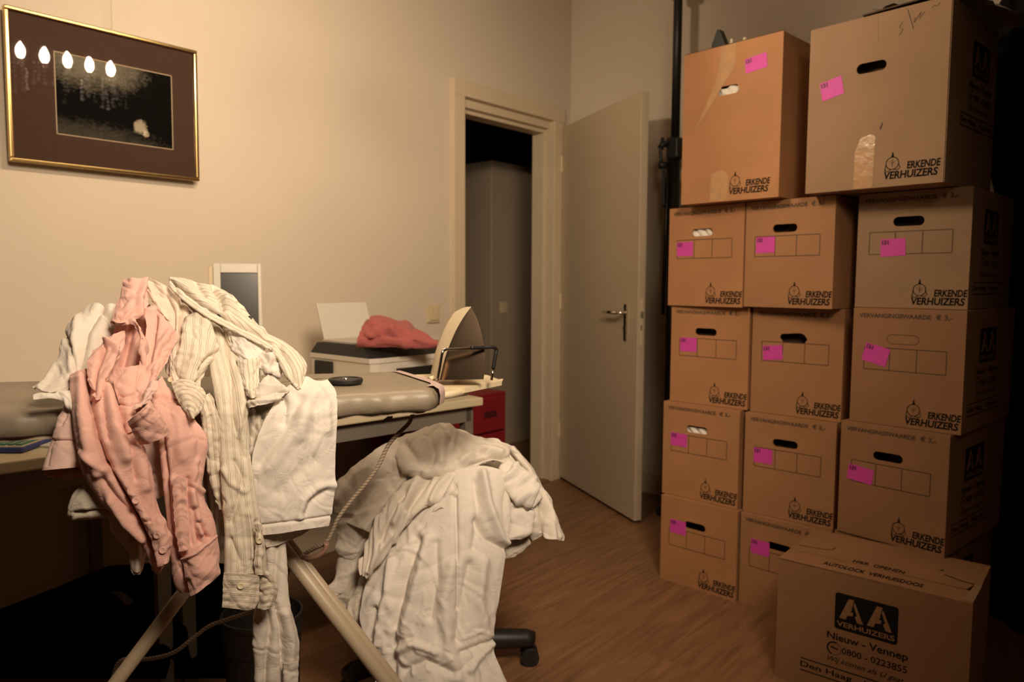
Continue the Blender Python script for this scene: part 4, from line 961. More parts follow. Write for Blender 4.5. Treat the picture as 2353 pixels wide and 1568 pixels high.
# ------------------------------------------------------------------ garments over the board
CRS = dict(n=30, amp=.0024, wd=.0055, L=.05, ang=0.3, spread=.8)
CRF = dict(n=18, amp=.0018, wd=.005, L=.035, ang=0.2, spread=1.0)
def G(name, label, cat='shirt', group='shirts heaped over the ironing board'): return thing(name, label, cat, tuple(at(450, 900, 1.4)) if False else (0, 0, 0), 0, group)

# white shirt at the rear left
s = G('shirt', 'thin white shirt at the left rear of the heap, tail spread on the board')
patch('shirt_body', [[(205, 700), (222, 697), (240, 696), (268, 700), (290, 705)], [(160, 742), (190, 733), (225, 728), (262, 740), (290, 745)], [(143, 785), (170, 780), (205, 780), (245, 785), (285, 790)],
      [(132, 832), (155, 835), (185, 840), (215, 850), (240, 850)], [(104, 872), (128, 878), (160, 882), (200, 888), (225, 890)], [(72, 892), (98, 901), (130, 904), (170, 903), (210, 905)]], M['offwhite'], s, bulge=.03, off=-.05, seed=11,
      folds=[([(235, 700), (250, 730), (265, 760)], 6, -.012), ([(150, 770), (165, 800), (172, 850)], 5, -.010), ([(180, 735), (170, 790), (165, 850)], 8, .008), ([(240, 700), (200, 760), (190, 840)], 9, -.010), ([(130, 840), (110, 875), (90, 895)], 6, .006)], cr=CRS)
limb('cuff', [(76, 908, 76, 920, .0), (95, 905, 98, 918), (125, 903, 125, 917), (150, 898, 155, 935), (175, 900, 175, 960)], M['whitec'], s, seed=12, nv=50, cr=CRF)
# cream shirt behind the pink one
s = G('shirt', 'cream shirt with a faint pink cast between the pink shirt and the striped ones')
patch('shirt_body', [[(326, 645), (345, 641), (366, 650), (392, 664), (420, 668)], [(340, 662), (368, 676), (395, 690), (425, 700), (450, 700)], [(356, 700), (385, 712), (408, 728), (432, 735), (452, 735)], [(374, 742), (392, 760), (406, 782), (425, 790), (450, 790)],
      [(380, 790), (392, 818), (402, 846), (418, 850), (440, 850)], [(380, 850), (392, 872), (404, 892), (420, 905), (440, 910)]], M['creamc'], s, bulge=.03, off=-.02, seed=13,
      folds=[([(384, 682), (400, 715), (398, 762)], 5, -.014), ([(345, 655), (372, 700), (386, 738)], 6, .014), ([(420, 690), (415, 740), (410, 800)], 7, -.010)], cr=CRS)
patch('lapel', [[(328, 643), (340, 645), (352, 650)], [(340, 672), (352, 680), (366, 688)], [(352, 695), (366, 705), (382, 716)], [(372, 722), (380, 730), (390, 740)]], M['creamc'], s, bulge=.01, off=.02, seed=14, nu=30, nv=50, cr=CRF)
# white cloth hanging at the back, between the pink and the striped sleeves
s = G('sheet', 'shaded white linen hanging at the back between the pink and striped sleeves', 'linen')
patch('sheet_panel', [[(430, 940), (460, 940), (500, 950), (530, 950)], [(440, 1030), (470, 1030), (500, 1040), (530, 1040)], [(450, 1110), (475, 1110), (500, 1120), (530, 1120)], [(465, 1180), (485, 1185), (505, 1190), (530, 1190)], [(478, 1222), (490, 1226), (505, 1232), (530, 1238)]], M['shadec'], s, off=-.04, seed=15, pleat=(2, .006, .5), cr=CRS)
patch('sheet_fold', [[(560, 925), (590, 920), (625, 908), (665, 900)], [(564, 970), (590, 965), (625, 950), (665, 945)], [(572, 1030), (600, 1030), (630, 1010), (665, 1000)], [(580, 1100), (605, 1100), (630, 1095), (665, 1095)], [(588, 1170), (610, 1170), (635, 1170), (665, 1170)]], M['shadec'], s, off=-.015, seed=16, pleat=(3, .007, .3), cr=CRS)
# white shirt hanging square at the right
s = G('pillowcase', 'white pillowcase hanging square over the near edge of the board, hem at the bottom', 'linen')
patch('cloth_panel', [[(640, 902), (663, 888), (690, 870), (706, 866), (726, 876), (752, 874)], [(632, 925), (662, 920), (695, 912), (718, 912), (745, 908), (772, 904)], [(604, 975), (640, 975), (675, 975), (705, 975), (740, 972), (774, 965)],
      [(580, 1050), (620, 1052), (660, 1052), (700, 1050), (738, 1048), (770, 1045)], [(584, 1115), (625, 1118), (665, 1120), (700, 1118), (735, 1115), (769, 1110)], [(594, 1170), (630, 1172), (668, 1172), (700, 1168), (735, 1164), (764, 1162)],
      [(600, 1205), (635, 1204), (668, 1200), (700, 1196), (732, 1190), (760, 1188)], [(605, 1230), (640, 1227), (675, 1221), (700, 1217), (730, 1213), (755, 1209)]], M['whitec'], s, bulge=.018, off=.0, nu=110, nv=150, seed=17,
      folds=[([(690, 925), (675, 945), (660, 985), (600, 1065)], 13, -.007), ([(720, 905), (700, 935), (690, 1000)], 14, .006), ([(700, 1180), (715, 1150), (750, 1125)], 8, -.005), ([(690, 1190), (698, 1150), (730, 1120), (768, 1115)], 9, .007),
             ([(602, 1207), (660, 1200), (700, 1195), (758, 1186)], 3.5, -.0035), ([(640, 900), (655, 930), (650, 970)], 10, -.010), ([(620, 1070), (660, 1010), (700, 960)], 18, .006), ([(640, 1130), (680, 1090), (720, 1060)], 16, -.005), ([(735, 900), (750, 930), (752, 990)], 10, .006)], cr=dict(n=40, amp=.0012, wd=.005, L=.05, ang=.7, spread=.5))
patch('under_layer', [[(600, 1222), (630, 1222), (665, 1218), (716, 1214)], [(606, 1240), (630, 1240), (660, 1236), (700, 1226)], [(612, 1258), (630, 1256), (652, 1248), (672, 1238)]], M['shadec'], s, off=-.012, seed=18, nv=30, cr=CRF)
# white sleeves dangling below
s = G('shirt', 'white shirt whose long sleeves dangle straight down in front of the crossed legs')
limb('sleeve', [(608, 1215, 654, 1225, -.02), (612, 1260, 656, 1260, -.02), (614, 1320, 660, 1320, -.02), (608, 1370, 662, 1370, -.02), (586, 1405, 668, 1405, -.02), (582, 1445, 680, 1445, -.02), (583, 1490, 687, 1487, -.02), (586, 1530, 684, 1525, -.02), (586, 1620, 682, 1620, -.02)], M['offwhite'], s, seed=19, flat=.35,
     folds=[([(632, 1390), (645, 1445), (648, 1507), (652, 1600)], 5, -.016), ([(612, 1390), (620, 1450), (610, 1520), (606, 1600)], 7, -.012), ([(655, 1410), (668, 1470), (665, 1530)], 9, .010), ([(640, 1240), (636, 1300), (628, 1380)], 8, -.008)], cr=CRS)
limb('sleeve_cuff', [(650, 1526, 685, 1520, .0), (651, 1540, 684, 1536, .0), (653, 1580, 683, 1578, .0), (655, 1625, 682, 1625, .0)], M['offwhite'], s, seed=20, nv=40, flat=.4, cr=CRF)
# striped shirt: hanging sleeve, body, cuffs
s = G('shirt', 'cream shirt with fine brown stripes, one long sleeve and cuff hanging lowest in the middle')
limb('sleeve', [(484, 752, 522, 745, -.03), (476, 800, 534, 790, -.01), (484, 850, 552, 840, .0), (494, 905, 566, 905), (503, 965, 567, 965), (506, 1030, 572, 1035), (508, 1090, 580, 1090, .01), (512, 1150, 588, 1150, .015), (517, 1215, 601, 1215, .015), (517, 1270, 609, 1268, .015), (516, 1322, 612, 1318, .015)], M['stripe'], s, seed=21, nu=80, nv=170, flat=.4,
     folds=[([(520, 780), (530, 860), (535, 960), (560, 1050)], 6, -.008), ([(548, 850), (556, 930), (545, 1000)], 7, .007), ([(540, 1060), (560, 1100), (548, 1150), (530, 1200)], 7, -.008), ([(590, 1200), (585, 1250), (592, 1315)], 5, -.010), ([(515, 1080), (530, 1110), (560, 1130)], 6, .006), ([(530, 1240), (550, 1290)], 6, -.006), ([(570, 1180), (580, 1280)], 5, .006)],
     cr=dict(n=46, amp=.0022, wd=.005, L=.03, ang=.9, spread=.7))
limb('sleeve', [(452, 920, 480, 905, .0), (462, 950, 498, 940, .0), (467, 990, 506, 985, .0), (473, 1040, 508, 1040), (481, 1090, 510, 1090), (491, 1130, 513, 1130), (505, 1172, 516, 1172)], M['stripe_dark'], s, seed=22, flat=.5, nu=50,
     folds=[([(480, 930), (492, 980), (495, 1060)], 5, -.006)], cr=CRS)
patch('yoke', [[(434, 728), (448, 719), (466, 722), (480, 734)], [(420, 762), (443, 755), (470, 762), (492, 780)], [(410, 805), (438, 805), (470, 812), (508, 812)], [(402, 850), (425, 858), (450, 862), (480, 840)], [(398, 885), (420, 892), (445, 890), (470, 875)], [(396, 915), (420, 920), (445, 920), (480, 930)]], M['stripe'], s, bulge=.03, off=.0, seed=23, nu=80, nv=90,
      folds=[([(504, 808), (480, 820), (462, 850)], 5, -.010), ([(436, 735), (425, 800), (405, 850)], 7, .008), ([(470, 740), (488, 790), (500, 812)], 6, .008), ([(460, 850), (470, 890), (480, 930)], 6, -.010), ([(400, 868), (440, 880), (470, 870)], 4, -.006)], cr=CRS)
patch('round_cuff', [[(394, 880), (415, 872), (442, 878), (466, 896)], [(400, 898), (422, 895), (448, 900), (473, 911)], [(412, 926), (430, 926), (450, 926), (469, 930)], [(430, 950), (438, 954), (447, 955), (458, 946)], [(438, 958), (441, 961), (445, 962), (450, 956)]], M['stripe_dark'], s, bulge=.012, off=.028, seed=24, nu=50, nv=50, cr=CRF, swap=True)
patch('shoulder_panel', [[(486, 740), (505, 738), (525, 748), (545, 760)], [(492, 790), (520, 790), (545, 800), (560, 815)], [(510, 840), (530, 840), (555, 850), (575, 860)], [(530, 890), (548, 895), (565, 900), (585, 905)], [(545, 925), (556, 930), (566, 932), (580, 935)]], M['stripe'], s, bulge=.01, off=-.012, seed=25, folds=[([(508, 745), (520, 790), (536, 850)], 5, -.01)], cr=CRS)
patch('cuff', [[(515, 1316), (540, 1318), (570, 1320), (594, 1324)], [(513, 1340), (540, 1343), (570, 1345), (596, 1350)], [(512, 1370), (540, 1374), (568, 1376), (594, 1378)], [(511, 1396), (540, 1400), (565, 1403), (583, 1398)]], M['stripe_dark'], s, bulge=.012, off=.034, seed=26, nu=60, nv=40, cr=dict(n=8, amp=.002, wd=.007, L=.03, ang=1.5, spread=.4), swap=True)
patch('cuff', [[(590, 1316), (602, 1312), (612, 1312), (620, 1318)], [(597, 1345), (612, 1340), (624, 1340), (632, 1348)], [(596, 1375), (612, 1378), (625, 1375), (636, 1364)], [(592, 1398), (605, 1402), (618, 1399), (628, 1390)]], M['stripe_dark'], s, bulge=.014, off=.022, seed=27, nu=40, nv=40, cr=CRF, swap=True)
patch('sleeve_placket', [[(588, 1205), (594, 1203), (600, 1206)], [(588, 1250), (596, 1250), (604, 1252)], [(584, 1290), (594, 1290), (604, 1292)], [(588, 1322), (596, 1322), (604, 1322)]], M['stripe_dark'], s, bulge=.004, off=.036, seed=28, nu=14, nv=60, cr=dict(n=24, amp=.0012, wd=.004, L=.01, ang=1.5, spread=.2))
button(s, 596, 1243, pile_depth(596, 1243)-.045); button(s, 553, 1347, pile_depth(553, 1347)-.052); button(s, 393, 873, pile_depth(393, 873)-.04)
# crumpled white shirt tucked in the heap
s = G('shirt', 'crumpled bright white shirt tucked under the rolled striped one near the cap')
patch('shirt_body', [[(524, 752), (548, 762), (575, 782), (610, 800)], [(528, 785), (552, 795), (580, 805), (608, 812)], [(538, 815), (560, 820), (582, 824), (606, 826)], [(550, 840), (570, 845), (590, 845), (612, 842)]], M['whitec'], s, bulge=.02, off=.0, seed=29, cr=CRS)
limb('collar', [(594, 812, 594, 846, .01), (606, 815, 607, 856, .01), (622, 817, 622, 862, .01), (636, 822, 640, 862, .005), (648, 832, 652, 855, .0)], M['whitec'], s, seed=30, nv=60, flat=.6, cr=dict(n=40, amp=.006, wd=.006, L=.03, ang=1.2, spread=.9), folds=[([(595, 830), (640, 838)], 4, -.012)])
patch('striped_panel', [[(545, 823), (562, 827), (580, 825), (597, 824)], [(550, 858), (566, 862), (582, 862), (597, 858)], [(560, 890), (570, 896), (582, 900), (594, 890)], [(568, 910), (576, 914), (584, 915), (592, 905)]], M['stripe_fine'], s, bulge=.012, off=.016, seed=31, cr=CRF)
patch('sleeve_end', [[(616, 862), (630, 868), (646, 882), (666, 898)], [(598, 882), (615, 890), (636, 900), (660, 904)], [(576, 908), (598, 908), (618, 910), (648, 912)], [(572, 920), (592, 921), (612, 920), (640, 920)], [(572, 938), (592, 934), (612, 929), (632, 922)]], M['offwhite'], s, bulge=.014, off=.016, seed=32, folds=[([(575, 915), (610, 905), (655, 902)], 4, -.008), ([(600, 890), (640, 890)], 6, .006), ([(575, 928), (610, 922), (640, 916)], 4, .006)], cr=CRF)
# rolled garment on top
s = G('trousers', 'pale finely striped garment rolled lengthwise over the top of the heap', 'trousers')
limb('rolled_leg', [(390, 656, 394, 640, -.02), (404, 671, 420, 640, -.01), (428, 695, 455, 652, .0), (458, 718, 492, 658, .0), (495, 738, 530, 676, .0), (530, 756, 556, 704, .0), (562, 773, 584, 738, .0), (592, 788, 612, 766, .0), (620, 803, 645, 782, .0), (640, 828, 678, 806, .01), (652, 856, 702, 836, .02), (668, 877, 699, 866, .02), (684, 895, 690, 893, .02)], M['stripe_fine'], s, seed=33, nu=90, nv=170, flat=.7, maxd=.045,
     folds=[([(400, 655), (440, 690), (500, 726), (560, 758), (620, 790)], 5, -.008), ([(395, 645), (430, 665), (470, 700), (520, 728)], 6, .006), ([(490, 660), (508, 690), (512, 712)], 6, -.014), ([(540, 690), (560, 720), (590, 750)], 7, -.006), ([(520, 690), (550, 720), (600, 765)], 9, .008), ([(640, 800), (665, 840), (680, 885)], 7, -.006), ([(450, 650), (470, 680)], 6, -.008)], cr=dict(n=30, amp=.002, wd=.006, L=.05, ang=.2, spread=.6))
limb('turned_hem', [(389, 658, 390, 645, .03), (410, 680, 414, 668, .035), (440, 704, 446, 692, .035), (475, 728, 480, 716, .035), (515, 750, 520, 738, .03), (555, 770, 560, 760, .03), (595, 790, 600, 780, .02), (622, 806, 628, 797, .02)], M['stripe_fine'], s, seed=34, nu=24, nv=120, flat=.5, cr=dict(n=20, amp=.0015, wd=.006, L=.03))
for x, y in ((503, 727), (574, 731)): button(s, x, y, pile_depth(x, y)-.045, M['black'], .004)

# pale pink shirt at the back left, its sleeve end open towards us
s = G('shirt', 'pale pink shirt behind the pink one, a wide sleeve end gaping over the desk')
limb('sleeve', [(165, 905, 215, 905, -.02), (150, 930, 214, 932, -.02), (132, 975, 214, 978, -.02), (119, 1018, 216, 1020, -.02), (104, 1060, 218, 1058, -.02), (98, 1082, 219, 1070, -.02)], M['palepink'], s, seed=35, flat=.5,
     folds=[([(120, 1012), (160, 1012), (200, 1016)], 3, -.004), ([(158, 940), (140, 975)], 5, -.006), ([(110, 1070), (122, 1010)], 3, -.003)], cr=CRF)
patch('sleeve_inside', [[(98, 1078), (130, 1074), (165, 1071), (215, 1066)], [(104, 1090), (130, 1090), (165, 1087), (215, 1085)], [(120, 1098), (140, 1101), (170, 1100), (215, 1096)]], M['pink'], s, off=-.028, seed=36, nv=24, cr=CRF)
patch('shirt_tail', [[(320, 1010), (345, 1008), (362, 1006), (380, 1006)], [(325, 1050), (345, 1055), (362, 1058), (382, 1058)], [(335, 1100), (350, 1105), (365, 1108), (384, 1105)], [(345, 1140), (358, 1146), (370, 1142), (384, 1134)]], M['palepink'], s, off=-.03, seed=37, cr=CRF)
# white rounded thing and cream sleeve below left
s = G('pillow_cover', 'white rounded linen bulging out under the pink shirt at the lower left', 'linen')
limb('cloth_bag', [(156, 1182, 157, 1170, -.02), (160, 1191, 168, 1138, -.02), (180, 1194, 190, 1118, -.02), (215, 1192, 215, 1104, -.02), (255, 1186, 245, 1095, -.02), (300, 1178, 290, 1090, -.02)], M['shadec'], s, seed=38, flat=.6, nv=60, folds=[([(170, 1180), (220, 1176), (260, 1180)], 5, -.008)], cr=CRF)
s = G('shirt', 'cream shirt lowest at the left, its narrow sleeve end hanging below the pink cuff')
limb('sleeve', [(252, 1160, 335, 1150, -.03), (253, 1190, 340, 1185, -.03), (257, 1218, 348, 1225, -.03), (278, 1245, 348, 1252, -.03), (298, 1270, 338, 1268, -.03), (299, 1288, 331, 1285, -.03), (303, 1306, 328, 1304, -.03), (310, 1321, 320, 1320, -.03)], M['creamc'], s, seed=39, flat=.5, folds=[([(310, 1200), (318, 1260), (315, 1310)], 5, .006), ([(300, 1190), (305, 1240)], 6, -.008)], cr=CRF)

# the pink shirt
s = G('shirt', 'bright pink shirt in front, two sleeves with unbuttoned cuffs hanging down')
P_ = M['pink']
patch('back_yoke', [[(288, 642), (300, 640), (315, 640), (330, 644)], [(281, 662), (298, 660), (316, 660), (336, 666)], [(272, 690), (292, 692), (314, 694), (340, 692)], [(263, 715), (284, 720), (306, 718), (334, 712)], [(257, 736), (270, 744), (288, 742), (322, 730)]], P_, s, bulge=.018, off=.02, seed=40, folds=[([(330, 645), (320, 690), (318, 725)], 6, .010), ([(275, 735), (300, 728)], 4, -.004)], cr=CRF)
patch('inner_back', [[(268, 735), (290, 728), (312, 722), (345, 700)], [(255, 780), (285, 770), (312, 765), (350, 745)], [(225, 830), (265, 830), (305, 830), (350, 810)], [(205, 880), (255, 885), (300, 885), (345, 870)], [(215, 930), (260, 935), (300, 935), (335, 915)], [(250, 985), (280, 985), (300, 985), (325, 960)], [(280, 1015), (295, 1015), (310, 1012), (325, 1000)]], P_, s, off=-.012, bulge=-.02, seed=41, nu=80, nv=110,
      folds=[([(300, 760), (290, 810), (280, 850)], 8, -.014), ([(262, 800), (240, 860), (225, 900)], 7, -.010)], cr=dict(n=8, amp=.0012, wd=.004, L=.05))
patch('front_right', [[(335, 712), (344, 706), (352, 703), (362, 706)], [(342, 745), (362, 736), (380, 742), (396, 755)], [(338, 785), (358, 775), (384, 772), (411, 772)], [(334, 825), (350, 818), (374, 812), (394, 806)], [(328, 865), (342, 860), (358, 856), (374, 845)], [(318, 905), (330, 902), (340, 896), (350, 886)], [(308, 942), (316, 938), (322, 934), (330, 925)]], P_, s, bulge=.014, off=.018, seed=42, nu=60, nv=110,
      folds=[([(345, 715), (335, 780), (332, 840), (322, 900)], 5, .010), ([(360, 720), (352, 780), (345, 830)], 6, -.010), ([(390, 765), (365, 800), (352, 850)], 7, .007), ([(372, 800), (350, 850), (335, 890)], 5, -.005)], cr=dict(n=12, amp=.0015, wd=.004, L=.05, ang=.1, spread=.4))
limb('collar_edge', [(258, 738, 260, 746, .0), (272, 741, 273, 749, .02), (290, 738, 289, 746, .03), (306, 739, 303, 747, .035), (318, 750, 311, 755, .035), (328, 770, 320, 773, .035), (334, 800, 326, 801, .035), (335, 830, 328, 830, .03), (333, 850, 330, 850, .02)], P_, s, seed=43, nu=20, nv=90, flat=.5, cr=None)
patch('front_left', [[(243, 783), (258, 772), (270, 766), (286, 760)], [(218, 806), (240, 800), (262, 796), (286, 790)], [(200, 834), (225, 836), (248, 834), (272, 822)], [(200, 858), (218, 868), (235, 868), (252, 858)], [(206, 880), (218, 895), (230, 905), (240, 880)], [(212, 905), (218, 915), (224, 920), (232, 905)]], P_, s, bulge=.010, off=.020, seed=44, folds=[([(245, 785), (268, 800), (262, 812)], 4, .009), ([(240, 800), (222, 850), (215, 900)], 6, -.012), ([(265, 815), (252, 840), (238, 870)], 5, .007)], cr=CRS)
patch('front_placket', [[(262, 850), (285, 845), (308, 842), (330, 838)], [(262, 885), (285, 885), (308, 882), (328, 870)], [(270, 915), (286, 916), (304, 914), (320, 905)], [(276, 945), (290, 945), (302, 943), (312, 935)], [(282, 975), (294, 972), (304, 968), (312, 960)], [(288, 1000), (297, 996), (306, 990), (314, 980)]], P_, s, bulge=.012, off=.018, seed=45, folds=[([(277, 912), (300, 908), (318, 898)], 3, -.004), ([(275, 930), (300, 934), (310, 932)], 3, -.003), ([(330, 840), (312, 900), (306, 935)], 4, .005)], cr=dict(n=10, amp=.001, wd=.004, L=.03))
limb('sleeve', [(163, 862, 200, 848, -.005), (162, 895, 240, 880, .0), (166, 940, 272, 930, .005), (171, 990, 300, 985, .01), (180, 1040, 330, 1035, .012), (192, 1088, 348, 1085, .012), (220, 1135, 356, 1132, .012), (254, 1176, 364, 1172, .012), (285, 1210, 380, 1212, .012), (316, 1242, 391, 1240, .012), (338, 1276, 391, 1274, .012), (352, 1308, 376, 1300, .012), (360, 1319, 366, 1317, .012)], P_, s, seed=46, nu=110, nv=190, flat=.42, maxd=.05,
     folds=[([(203, 868), (212, 930), (225, 1000), (245, 1065)], 8, -.020), ([(185, 870), (190, 960), (205, 1040), (225, 1090)], 11, .010), ([(250, 1066), (285, 1130), (320, 1190), (345, 1250), (362, 1300)], 6, -.018), ([(262, 1080), (300, 1130), (328, 1190), (348, 1240)], 5, .008),
            ([(240, 900), (260, 980), (290, 1050)], 14, .014), ([(235, 900), (242, 960), (250, 1010)], 6, -.010), ([(300, 1000), (320, 1060), (332, 1120)], 12, .008), ([(290, 980), (300, 1040), (312, 1100)], 7, -.007), ([(235, 1100), (262, 1140), (300, 1180)], 8, -.008), ([(190, 1040), (215, 1060), (240, 1080)], 6, .007), ([(255, 1150), (290, 1200), (330, 1240)], 8, .009), ([(340, 1208), (360, 1204), (375, 1196)], 3, -.004)],
     cr=dict(n=60, amp=.0017, wd=.0038, L=.05, ang=.15, spread=.6))
patch('cuff', [[(341, 1208), (352, 1200), (362, 1190), (368, 1180)], [(346, 1235), (362, 1226), (376, 1216), (384, 1208)], [(354, 1262), (370, 1256), (384, 1248), (393, 1240)], [(362, 1288), (374, 1284), (386, 1278), (393, 1268)], [(368, 1301), (374, 1300), (380, 1296), (387, 1288)]], P_, s, bulge=.010, off=.040, seed=47, nu=40, nv=60, cr=dict(n=10, amp=.003, wd=.008, L=.03))
patch('sleeve_placket', [[(292, 1125), (302, 1128), (310, 1132)], [(312, 1160), (320, 1160), (328, 1162)], [(325, 1190), (334, 1188), (342, 1188)], [(338, 1212), (345, 1208), (352, 1204)]], P_, s, bulge=.003, off=.040, seed=48, nu=14, nv=60, cr=dict(n=26, amp=.0012, wd=.004, L=.012, ang=1.5, spread=.2))
button(s, 361, 1231, pile_depth(361, 1231)-.052, P_); button(s, 312, 1151, pile_depth(312, 1151)-.046, P_); button(s, 374, 1265, pile_depth(374, 1265)-.050, P_)
limb('sleeve', [(345, 902, 370, 866, .0), (349, 925, 404, 918, .004), (357, 960, 444, 962, .008), (365, 1005, 475, 1010, .01), (370, 1055, 471, 1060, .01), (375, 1105, 463, 1108, .01), (380, 1150, 468, 1150, .01), (385, 1195, 489, 1192, .01), (390, 1240, 498, 1236, .01), (394, 1285, 503, 1280, .01), (398, 1325, 490, 1320, .008), (404, 1348, 462, 1348, .005), (416, 1362, 440, 1362, .002)], P_, s, seed=49, nu=100, nv=180, flat=.42, maxd=.045,
     folds=[([(372, 1000), (385, 1100), (396, 1200), (410, 1280)], 6, -.010), ([(398, 1100), (402, 1180), (412, 1270)], 7, .009), ([(432, 1100), (432, 1180), (440, 1250)], 5, -.006), ([(440, 1130), (452, 1190), (462, 1225)], 6, .010), ([(446, 1170), (450, 1215), (458, 1245)], 5, -.012), ([(458, 1200), (470, 1225), (478, 1235)], 4, -.012), ([(420, 930), (410, 980), (420, 1050)], 14, .006), ([(440, 970), (460, 1010), (455, 1070)], 10, -.006),
            ([(350, 915), (375, 912), (400, 922)], 4, -.006), ([(410, 1285), (425, 1320), (438, 1368)], 4, -.014), ([(455, 1060), (440, 1110), (462, 1130)], 6, .007)], cr=dict(n=50, amp=.0017, wd=.0038, L=.045, ang=.2, spread=.7))
patch('cuff', [[(419, 1283), (440, 1274), (462, 1256), (494, 1229)], [(424, 1305), (448, 1295), (472, 1280), (499, 1262)], [(430, 1332), (452, 1324), (478, 1308), (502, 1290)], [(436, 1356), (456, 1346), (480, 1330), (504, 1311)], [(439, 1371), (458, 1361), (478, 1345), (496, 1326)]], P_, s, bulge=.018, off=.030, seed=50, nu=60, nv=60, cr=dict(n=12, amp=.003, wd=.009, L=.04), folds=[([(419, 1285), (450, 1272), (493, 1232)], 3, .004)])
patch('sleeve_placket', [[(397, 1105), (411, 1094), (427, 1106)], [(398, 1140), (412, 1138), (428, 1138)], [(400, 1180), (414, 1180), (430, 1180)], [(405, 1225), (418, 1225), (432, 1222)], [(412, 1268), (424, 1266), (436, 1260)]], P_, s, bulge=.004, off=.040, seed=51, nu=30, nv=90, cr=dict(n=30, amp=.0012, wd=.005, L=.015, ang=1.5, spread=.3))
patch('collar', [[(294, 968, .022), (312, 952, .026), (330, 937, .026), (346, 921, .022)], [(300, 985, .012), (320, 972, .014), (342, 957, .014), (360, 944, .012)], [(310, 1003, .0), (332, 993, .0), (356, 982, .0), (378, 971, .0)], [(322, 1023, -.014), (346, 1017, -.012), (372, 1008, -.012), (395, 998, -.014)]], P_, s, bulge=.012, off=.052, seed=52, nu=60, nv=50, cr=dict(n=8, amp=.002, wd=.01, L=.05))
patch('collar_band', [[(346, 878), (352, 876), (360, 878)], [(336, 900), (346, 895), (360, 896)], [(322, 925), (336, 915), (352, 908)], [(308, 945), (322, 936), (340, 926)]], M['palepink'], s, bulge=.006, off=.046, seed=53, nu=30, nv=40, cr=CRF)
for o_ in list(s.children):
    pass

# ------------------------------------------------------------------ laundry heaped on the chair
def Hh(name, label, cat='laundry'): return thing(name, label, cat, (0, 0, 0), 0, 'white laundry on the office chair')
HD = dict(depth=heap_depth)
CRH = dict(n=44, amp=.0042, wd=.009, L=.09, ang=.2, spread=.7)
CRh = dict(n=26, amp=.0035, wd=.008, L=.06, ang=.2, spread=.9)
s = Hh('bed_sheet', 'wide white bed sheet falling from the chair to the floor in long folds')
patch('sheet_panel', [[(985, 1110), (1030, 1085), (1075, 1075), (1115, 1072), (1160, 1085), (1168, 1105)], [(950, 1180), (1000, 1165), (1050, 1155), (1095, 1150), (1140, 1155), (1172, 1180)], [(880, 1260), (945, 1250), (1010, 1245), (1070, 1240), (1120, 1240), (1166, 1250)],
      [(845, 1330), (915, 1325), (985, 1322), (1050, 1320), (1105, 1318), (1156, 1320)], [(828, 1400), (900, 1400), (970, 1400), (1035, 1398), (1092, 1395), (1143, 1395)], [(835, 1460), (900, 1465), (965, 1468), (1030, 1468), (1085, 1465), (1134, 1460)],
      [(852, 1510), (910, 1518), (970, 1522), (1035, 1524), (1090, 1522), (1138, 1512)], [(868, 1600), (925, 1605), (985, 1610), (1050, 1612), (1120, 1610), (1182, 1600)]], M['whitec'], s, bulge=.06, off=.02, nu=150, nv=190, seed=60, depth=heap_depth,
      folds=[([(1045, 1120), (1050, 1250), (1052, 1400)], 5, -.010), ([(960, 1240), (930, 1330), (905, 1440), (900, 1560)], 10, -.018), ([(985, 1240), (960, 1340), (930, 1450)], 12, .016), ([(900, 1290), (880, 1400), (868, 1480)], 8, .014), ([(1000, 1250), (1005, 1330), (990, 1420)], 10, -.010),
             ([(1110, 1090), (1120, 1160), (1150, 1240), (1165, 1250)], 9, .020), ([(1095, 1200), (1115, 1240), (1160, 1260)], 10, -.016), ([(1090, 1110), (1100, 1180), (1090, 1260)], 10, -.012), ([(1080, 1300), (1060, 1400), (1050, 1470)], 12, -.014), ([(1110, 1290), (1100, 1380), (1120, 1470)], 12, .012),
             ([(1040, 1300), (1020, 1380), (1030, 1480), (1050, 1560)], 14, .014), ([(905, 1500), (950, 1480), (1000, 1500)], 9, .012), ([(930, 1540), (980, 1520), (1040, 1545)], 9, -.012), ([(1060, 1500), (1100, 1485), (1132, 1470)], 7, -.010), ([(860, 1400), (850, 1470), (870, 1560)], 6, -.014), ([(1080, 1540), (1110, 1500), (1130, 1480)], 8, .010)]+[([(x, y), (x+dx*.5+6, y+dy*.5), (x+dx, y+dy)], 4.5, am*.45) for x, y, dx, dy, am in ((905, 1450, 40, 30, .007), (940, 1470, 30, -28, -.007), (960, 1500, 45, 18, .007), (890, 1490, 30, 45, -.006), (1000, 1480, -20, 50, .007), (1030, 1500, 40, 30, -.007), (1060, 1470, 45, -22, .007), (1080, 1500, 40, -12, -.006), (925, 1420, 25, 40, .006), (870, 1440, 12, 60, .007), (1090, 1450, 40, 12, .006), (985, 1540, 50, -25, .007), (1040, 1550, 45, -35, -.006), (950, 1550, -30, -35, .006), (1010, 1420, 14, 70, .005), (1068, 1350, 8, 80, -.005), (975, 1360, -14, 70, .005))], cr=CRH)
s = Hh('bed_sheet', 'white sheet arching over the left of the chair, the cord passing in front')
